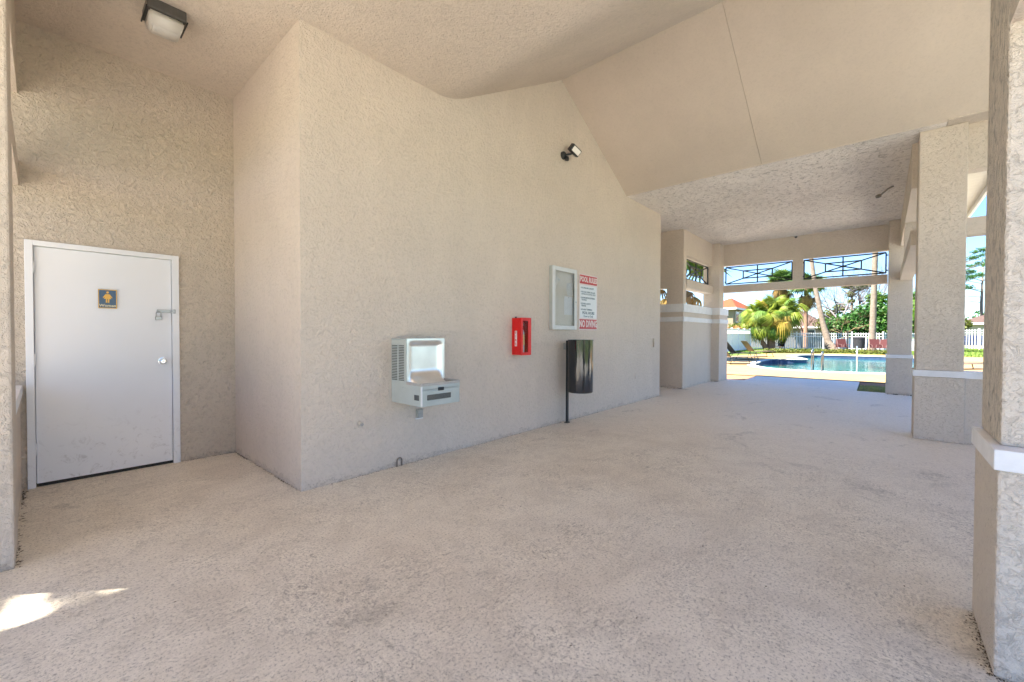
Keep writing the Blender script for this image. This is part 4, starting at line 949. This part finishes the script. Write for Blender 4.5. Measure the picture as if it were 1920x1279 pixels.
def frond_matrix(loc, az, el, roll=0, s=1):
    return Matrix.Translation(loc) @ Matrix.Rotation(az, 4, 'Z') @ Matrix.Rotation(-el, 4, 'Y') @ Matrix.Rotation(roll, 4, 'X') @ Matrix.Diagonal((s, s, s, 1))
def wobble_trunk(pts, rads, seg=12, amp=.02, sub=10):
    pts = [Vector(p) for p in pts]; P_, R_ = [], []
    n = len(pts)-1
    for i in range(n):
        for k in range(sub):
            t = k/sub; P_.append(pts[i].lerp(pts[i+1], t)); R_.append((rads[i]*(1-t)+rads[i+1]*t)*(1+amp*math.sin((i*sub+k)*2.4)+random.uniform(-amp, amp)))
    P_.append(pts[-1]); R_.append(rads[-1])
    # soften the bends
    for _ in range(4): P_ = [P_[0]]+[(P_[i-1]+P_[i]*2+P_[i+1])/4 for i in range(1, len(P_)-1)]+[P_[-1]]
    return tubebm(P_, R_, seg)
# 1. big bushy fan palm
BP = Thing('bushy_fan_palm', (43.6, 7.55, -.06), 'big bushy fan palm with lime and yellow fronds by the pool corner', 'palm tree')
BP.part('trunk', wobble_trunk([(43.6, 7.55, -.1), (43.6, 7.52, .8), (43.6, 7.58, 2.4)], [.36, .30, .26], amp=.06), M_TRUNKR)
BP.part('side_stem', wobble_trunk([(43.4, 7.75, -.1), (43.3, 8.2, .7), (43.3, 8.55, 1.3)], [.26, .20, .15], amp=.06), M_TRUNKR)
fans = [[mesh_of('frond', fan(.80, 20, d_, 1.15, seed=s+j, spread=R(230)), mm) for s, d_ in ((1, .9), (2, 1.5), (3, 2.0))] for j, mm in enumerate(M_PALM)]
rn = random.Random(4); nfr = 175
for i in range(nfr):
    f = (i+.5)/nfr; el = math.asin(1-1.72*f); az = i*2.39996+rn.uniform(-.2, .2)
    low = f > .55
    ms = fans[2] if (low and rn.random() < .38) or rn.random() < .04 else (fans[0] if rn.random() < .60 else fans[1])
    mm = ms[0 if el > .5 else (1 if el > -.1 else 2)]
    c0 = Vector((rn.gauss(0, .22), rn.gauss(0, .28), (3.0 if el > -.2 else 2.75)+rn.gauss(0, .18))); s = rn.uniform(.72, 1.2)*(1.16 if abs(el) < .6 else 1.0)
    BP.inst('frond', mm, frond_matrix(c0, az, el*.92+rn.gauss(0, .12), rn.uniform(-1.1, 1.1), s))
# 2/3 skirted palms, 4/5 tall trunks
def skirt_palm(name, x, y, zc, r, label, lean=0, n=34, dead=40, seed=0, gold=.3, mt=M_TRUNKR, tr=.17, skirt=(-75, -20), ds=.6):
    T = Thing(name, (x, y, -.06), label, 'palm tree'); rn = random.Random(seed)
    T.part('trunk', wobble_trunk([(x, y, -.1), (x+.05, y+lean*.4, zc*.5), (x, y+lean, zc)], [tr*1.35, tr, tr*.85], amp=.05), mt)
    lv_ = [mesh_of('frond', fan(r*.62, 20, .7, r*.5, seed=seed+k), M_PDARK[k % 2]) for k in range(2)]
    dd_ = [mesh_of('dead_frond', fan(r*.42*ds/.6, 14, 1.0, r*.40*ds/.6, seed=seed+k, spread=R(150)), (M_DEAD, M_DEADY)[k]) for k in range(2)]
    c0 = Vector((0, lean, zc+.1))
    for i in range(n):
        f = (i+.5)/n; el = math.asin(1-1.15*f); T.inst('frond', rn.choice(lv_), frond_matrix(c0, i*2.4, el, rn.uniform(-.6, .6), rn.uniform(.85, 1.1)))
    for i in range(dead):
        T.inst('dead_frond', dd_[1] if rn.random() < gold else dd_[0], frond_matrix(c0-Vector((0, 0, .1+r*.5*rn.random())), i*2.4+.5, R(rn.uniform(*skirt)), rn.uniform(-.8, .8), rn.uniform(.6, 1.3)))
    return T
skirt_palm('skirted_palm', 52, 8.05, 6.75, 1.75, 'palm with brown dead skirt rising behind the bushy fan palm', seed=11, skirt=(-70, -15))
skirt_palm('skirted_palm', 50.5, 5.78, 6.0, 1.75, 'palm with golden brown skirt left of the leaning trunk', seed=23, gold=.5, skirt=(-85, -48), ds=.62)
def tall_palm(x, y, pts, rads, label, seed):
    T = Thing('tall_palm', (x, y, -.06), label, 'palm tree'); rn = random.Random(seed)
    T.part('trunk', wobble_trunk(pts, rads, 14, .025, 16), M_TRUNK)
    c0 = Vector(pts[-1])-Vector((x, y, -.06)); lv_ = [mesh_of('frond', fan(1.2, 20, .8, 1.0, seed=seed+k), M_PDARK[k % 2]) for k in range(2)]
    for i in range(40):
        f = (i+.5)/40; T.inst('frond', rn.choice(lv_), frond_matrix(c0, i*2.4, math.asin(1-1.5*f), rn.uniform(-.6, .6), rn.uniform(.9, 1.15)))
    return T
tall_palm(46, 3.35, [(46, 3.30, -.1), (46, 3.62, .75), (46, 4.02, 2.4), (46, 4.60, 5.6), (46, 4.98, 8.6), (46, 5.3, 12.5)], [.50, .28, .21, .175, .15, .14], 'tall palm whose thick pale trunk leans left over the fence', 31)
tall_palm(45.8, .72, [(45.8, .72, -.1), (45.8, .68, 1.2), (45.8, .62, 5), (45.8, .58, 9), (45.8, .6, 13.5)], [.34, .225, .20, .175, .16], 'tall palm with straight pale trunk near the far column', 37)

def leaf_cloud(centres, n, leaf, seed, flat=.55, shape=1.5):
    """many leaf sized quads on and inside uneven clumps, denser at their skins"""
    rn = random.Random(seed); bm = bmesh.new(); tot = sum(c[3]**2 for c in centres)
    for cx, cy, cz, r in centres:
        for _ in range(int(n*r*r/tot)):
            d_ = Vector((rn.gauss(0, 1), rn.gauss(0, 1), rn.gauss(0, 1))).normalized()
            k = r*(rn.random()**.45)*(1+.35*noise.noise(d_*2.1+Vector((cx, cy, cz))))
            p_ = Vector((cx, cy, cz))+Vector((d_.x, d_.y, d_.z*flat/.55*.8))*k
            n_ = (d_+Vector((rn.gauss(0, .6), rn.gauss(0, .6), rn.gauss(0, .6)+.3))).normalized()
            t_ = n_.orthogonal().normalized(); t_.rotate(Matrix.Rotation(rn.uniform(0, 6.28), 3, n_)); b_ = n_.cross(t_)
            l_ = leaf*rn.uniform(.6, 1.3); w_ = l_/shape/2
            a0, a1, a2, a3 = p_-t_*l_/2, p_+b_*w_, p_+t_*l_/2, p_-b_*w_
            bm.faces.new([bm.verts.new(v) for v in (a0, a1, a2, a3)])
    return bm
def branches(bm, p, d_, L_, r, depth, rn, spread=.7, seg=5, up=.15, tips=None, nchild=(2, 3)):
    pts = [p]; rads = [r]; dd = d_.copy(); n = 4
    for k in range(n):
        dd = (dd+Vector((rn.gauss(0, .13), rn.gauss(0, .13), rn.gauss(0, .10)+up*.3))).normalized()
        pts.append(pts[-1]+dd*L_/n); rads.append(r*(1-.45*(k+1)/n))
    tube(bm, pts, rads, seg if r > .03 else 3, cap=False)
    if depth == 0:
        if tips is not None: tips.append(pts[-1])
        return
    for _ in range(rn.randint(*nchild)):
        k = rn.choice((2, 3, 4)); nd = (dd+Vector((rn.gauss(0, spread), rn.gauss(0, spread), rn.gauss(0, spread*.7)+up))).normalized()
        branches(bm, pts[k], nd, L_*rn.uniform(.6, .85), rads[k]*.68, depth-1, rn, spread, seg, up, tips, nchild)
def leafy_tree(name, base, centres, n, leaf, m_l, label, seed, trunk_h=2.0, r=.2, cat='tree', m_t=M_BARK):
    T = Thing(name, (*base, -.06), label, cat); rn = random.Random(seed); bm = bmesh.new()
    tube(bm, [(base[0], base[1], -.1), (base[0]+.05, base[1], trunk_h*.5), (base[0], base[1]+.05, trunk_h)], [r*1.3, r, r*.8], 8)
    for cx, cy, cz, rr in centres[:9]:
        a_ = Vector((base[0], base[1], trunk_h*.85)); b_ = Vector((cx, cy, cz)); mid = a_.lerp(b_, .5)+Vector((rn.gauss(0, .2), rn.gauss(0, .2), .2))
        tube(bm, [a_, mid, b_], [r*.55, r*.35, r*.12], 5)
    T.part('trunk', bm, m_t)
    T.part('crown', leaf_cloud(centres, n, leaf, seed), m_l)
    return T
M_LG = leafmat('leaf_bright', (.04, .11, .010), (.09, .18, .016), (.17, .24, .025), 1.0, .3); M_LD = leafmat('leaf_deep', (.015, .065, .012), (.035, .12, .018), (.10, .19, .025), 1.0)
M_LY = leafmat('leaf_olive', (.06, .09, .012), (.11, .13, .02), (.17, .15, .03), 1.2); M_LP = leafmat('pine_green', (.02, .08, .03), (.05, .14, .03), (.12, .2, .04), 1.4)
leafy_tree('dense_shrub_tree', (56, 2.3), [(56, 3.4, 2.0, 1.3), (56, 2.2, 2.2, 1.5), (56.5, 1.1, 2.4, 1.6), (55.6, 2.9, 2.9, 1.0), (56.2, 1.6, 3.6, 1.1), (56, .4, 3.9, 1.3), (56.3, 4.1, 2.6, .9), (56, -.1, 2.4, 1.5)], 9000, .26, M_LD, 'deep green dense tree behind the black bin', 41, 1.6)
leafy_tree('bright_shrub_tree', (57, -1.0), [(56.5, -.3, 3.4, 1.6), (56.5, -1.5, 2.6, 1.8), (57, -1.3, 5.0, 1.3), (56.4, .6, 5.1, .9), (56.4, -2.6, 4.0, 1.6), (56.2, -.6, 1.7, 1.3)], 9000, .28, M_LG, 'bright green broad leaved tree behind the straight trunk', 43, 2.0)
leafy_tree('olive_tree', (60, 5.0), [(60, 4.6, 3.6, 1.0), (60, 3.7, 4.4, .8), (60.3, 5.2, 2.6, 1.0), (60, 4.2, 2.4, 1.0)], 2600, .22, M_LY, 'thin olive green tree beside the gabled house', 47, 2.0)
leafy_tree('vine_tree', (58, 2.55), [(58, 2.5, 7.1, .75), (58, 2.2, 6.5, .65), (58, 2.7, 5.8, .45), (58, 1.5, 6.6, .5), (58, 2.6, 5.0, .35), (58, 3.1, 6.7, .45)], 2600, .20, M_LY, 'slim vine covered tree among the bare branches', 53, 6.5, .14)
def bare_tree(base, h, seed, label, spread=.62, depth=6, m=M_BARE, r=.19, lean=(0, 0), L0=2.6):
    T = Thing('bare_tree', (*base, -.06), label, 'tree'); rn = random.Random(seed)
    bm = bmesh.new(); tube(bm, [(base[0], base[1], -.1), (base[0]+lean[0]*.5, base[1]+lean[1]*.5, h*.5), (base[0]+lean[0], base[1]+lean[1], h)], [r*1.3, r, r*.85], 8)
    T.part('trunk', bm, m)
    bm = bmesh.new()
    for k in range(5):
        a_ = k*1.26+rn.random(); branches(bm, Vector((base[0]+lean[0], base[1]+lean[1], h*rn.uniform(.75, 1))), Vector((math.cos(a_)*.9, math.sin(a_)*.9, .75)).normalized(), L0, r*.6, depth-1, rn, spread, 5, .12, None, (3, 3))
    T.part('branches', bm, m)
    return T
bare_tree((57, 3.6), 3.2, 3, 'wide bare grey tree between the leaning trunk and the vine tree')
bare_tree((62, .2), 4.0, 5, 'bare grey tree behind the straight palm trunk', L0=3.0)
bare_tree((59, 1.9), 4.5, 21, 'tall bare grey tree behind the vine covered tree', L0=2.4, r=.16)
bare_tree((60, 7.2), 2.2, 8, 'bare reddish tree before the brown roofed house', m=simple_noise('red_twigs', (.10, .06, .05), (.16, .10, .085), 5, .9), L0=1.7, r=.12, depth=6)
bare_tree((55, 3.0), 1.6, 14, 'tan twiggy bush crossing in front of the deep green tree', m=M_VINE, L0=1.35, r=.10, depth=5, spread=.8)
# hedge and flower bed left of palm, under the orange roof house
leafy_tree('leafy_bush', (46, 9.9), [(46, 9.3, 2.0, .8), (46, 10.2, 2.1, .8), (46, 8.7, 2.5, .7), (46.5, 11.2, 1.9, .8)], 3200, .2, M_LY, 'yellow green bush peeping over the vinyl fence', 61, 1.0, .1, 'bush')
leafy_tree('russet_bush', (43, 10.6), [(43, 10.2, 1.75, .55), (43, 11.1, 1.7, .55), (43.4, 9.5, 1.85, .5)], 2000, .16, leafmat('leaf_russet', (.28, .12, .05), (.38, .22, .07), (.22, .24, .05), 2), 'russet bush above the vinyl fence near the end column', 67, .8, .08, 'bush')
# planting along the far edge of the deck: low hedge strip
bm = leaf_cloud([(36.6+.0*k+3.0*min(1, k/10), 6.6-.42*k+0.0, .10, .30) for k in range(18)], 5000, .11, 71)
tag(link('border_plants', bm, M_LY), 'low green border plants along the back edge of the pool deck', 'plants', kind='stuff')
# grass blades near the deck edge, beside the apron and in the side yard
def blades(regions, n, h, seed, m, name, label):
    rn = random.Random(seed); bm = bmesh.new(); ar = [(b-a)*(d_-c_)for a, b, c_, d_ in regions]; tot = sum(ar)
    for (a, b, c_, d_), k in zip(regions, ar):
        for _ in range(int(n*k/tot)):
            x, y = rn.uniform(a, b), rn.uniform(c_, d_); an = rn.uniform(0, 6.28); w_ = h*.12; hh = h*rn.uniform(.5, 1.2); l_ = hh*.4
            bm.faces.new([bm.verts.new(v) for v in ((x-math.cos(an)*w_, y-math.sin(an)*w_, -.06), (x+math.cos(an)*w_, y+math.sin(an)*w_, -.06), (x+math.sin(an)*l_, y-math.cos(an)*l_, hh-.06))])
    tag(link(name, bm, m), label, 'grass', kind='stuff')
blades([(39.2, 48, -3, 6.2), (36.6, 46, 6.1, 9)], 26000, .16, 81, M_BLADE, 'lawn_grass', 'green lawn between the pool deck and the picket fence')
blades([(13.0, 14.8, -3.5, .45)], 9000, .07, 83, simple_noise('lightened_grass', (.22, .27, .10), (.36, .38, .18), 4, .8), 'edge_grass', 'short grass beside the concrete apron at the far column')  # blade colour lightened to make up for the shade here
blades([(39, 66, -12, -3.2)], 22000, .16, 85, M_BLADE, 'yard_grass', 'green lawn of the side yard')
# pines on the right
def pine(x, y, h, seed, label):
    T = Thing('pine_tree', (x, y, -.06), label, 'tree'); rn = random.Random(seed); bm = bmesh.new()
    tube(bm, [(x, y, -.1), (x+.1, y+.1, h*.5), (x, y, h)], [.22, .17, .07], 8)
    cs = []
    for k in range(14):
        z_ = h*rn.uniform(.5, 1.0); a_ = rn.uniform(0, 6.28); L_ = (1.25-z_/h)*h*.42+.5
        e_ = Vector((x+math.cos(a_)*L_, y+math.sin(a_)*L_, z_+rn.uniform(.1, .7))); tube(bm, [(x, y, z_-.4), e_], [.07, .03], 4)
        cs.append((e_.x, e_.y, e_.z, rn.uniform(.45, .95))); m_ = Vector((x, y, z_)).lerp(e_, .6); cs.append((m_.x, m_.y, m_.z+.1, rn.uniform(.35, .7)))
    T.part('trunk', bm, M_BARK); T.part('crown', leaf_cloud(cs, 5200, .26, seed, .4, 3), M_LP)
pine(95, -11.2, 12.5, 91, 'tall pine with tufted crown right of the middle column'); pine(90, -8.6, 13.2, 92, 'dark pine against the edge of the middle column')
leafy_tree('side_bush', (74, -6.6), [(74, -6.4, 3.6, 1.0), (74, -6.9, 2.7, 1.1), (74, -5.9, 2.6, 1.1)], 2600, .28, M_LY, 'yellow green tree by the tan house at the middle column edge', 95, 2, .14)
leafy_tree('dapple_tree', (-6.0, 8.6), [(-4.75, 7.2, 9.6, 1.1), (-5.6, 8.0, 10.2, 1.3), (-6.3, 8.9, 9.8, 1.5)], 2300, .17, M_LD, 'unseen leafy tree added left of the pavilion to dapple the sun', 15, 8.0, .16)  # added out of view so its leaves break up the floor sun patch
# palm outside the alley window and the side clerestory
LPm = skirt_palm('garden_palm', 23.0, 8.3, 5.2, 2.4, 'green palm seen through the clerestory above the side wall', seed=77, n=40, dead=8, gold=.4, tr=.2)
# far tree line closing the horizon
def far_mass(pts, seed, label, name='far_trees'):
    bm = leaf_cloud(pts, 12000, .9, seed); tag(link(name, bm, M_LD), label, 'trees', kind='stuff')
far_mass([(150+random.uniform(-8, 8), -60+6*k, random.uniform(1.5, 3.5), random.uniform(3, 5)) for k in range(28)], 99, 'far dark tree line on the horizon')
far_mass([(-40+random.uniform(-8, 8)+8*k, 60+random.uniform(-4, 4), random.uniform(2, 4), random.uniform(4, 6)) for k in range(26)], 98, 'tree line beyond the left yard')
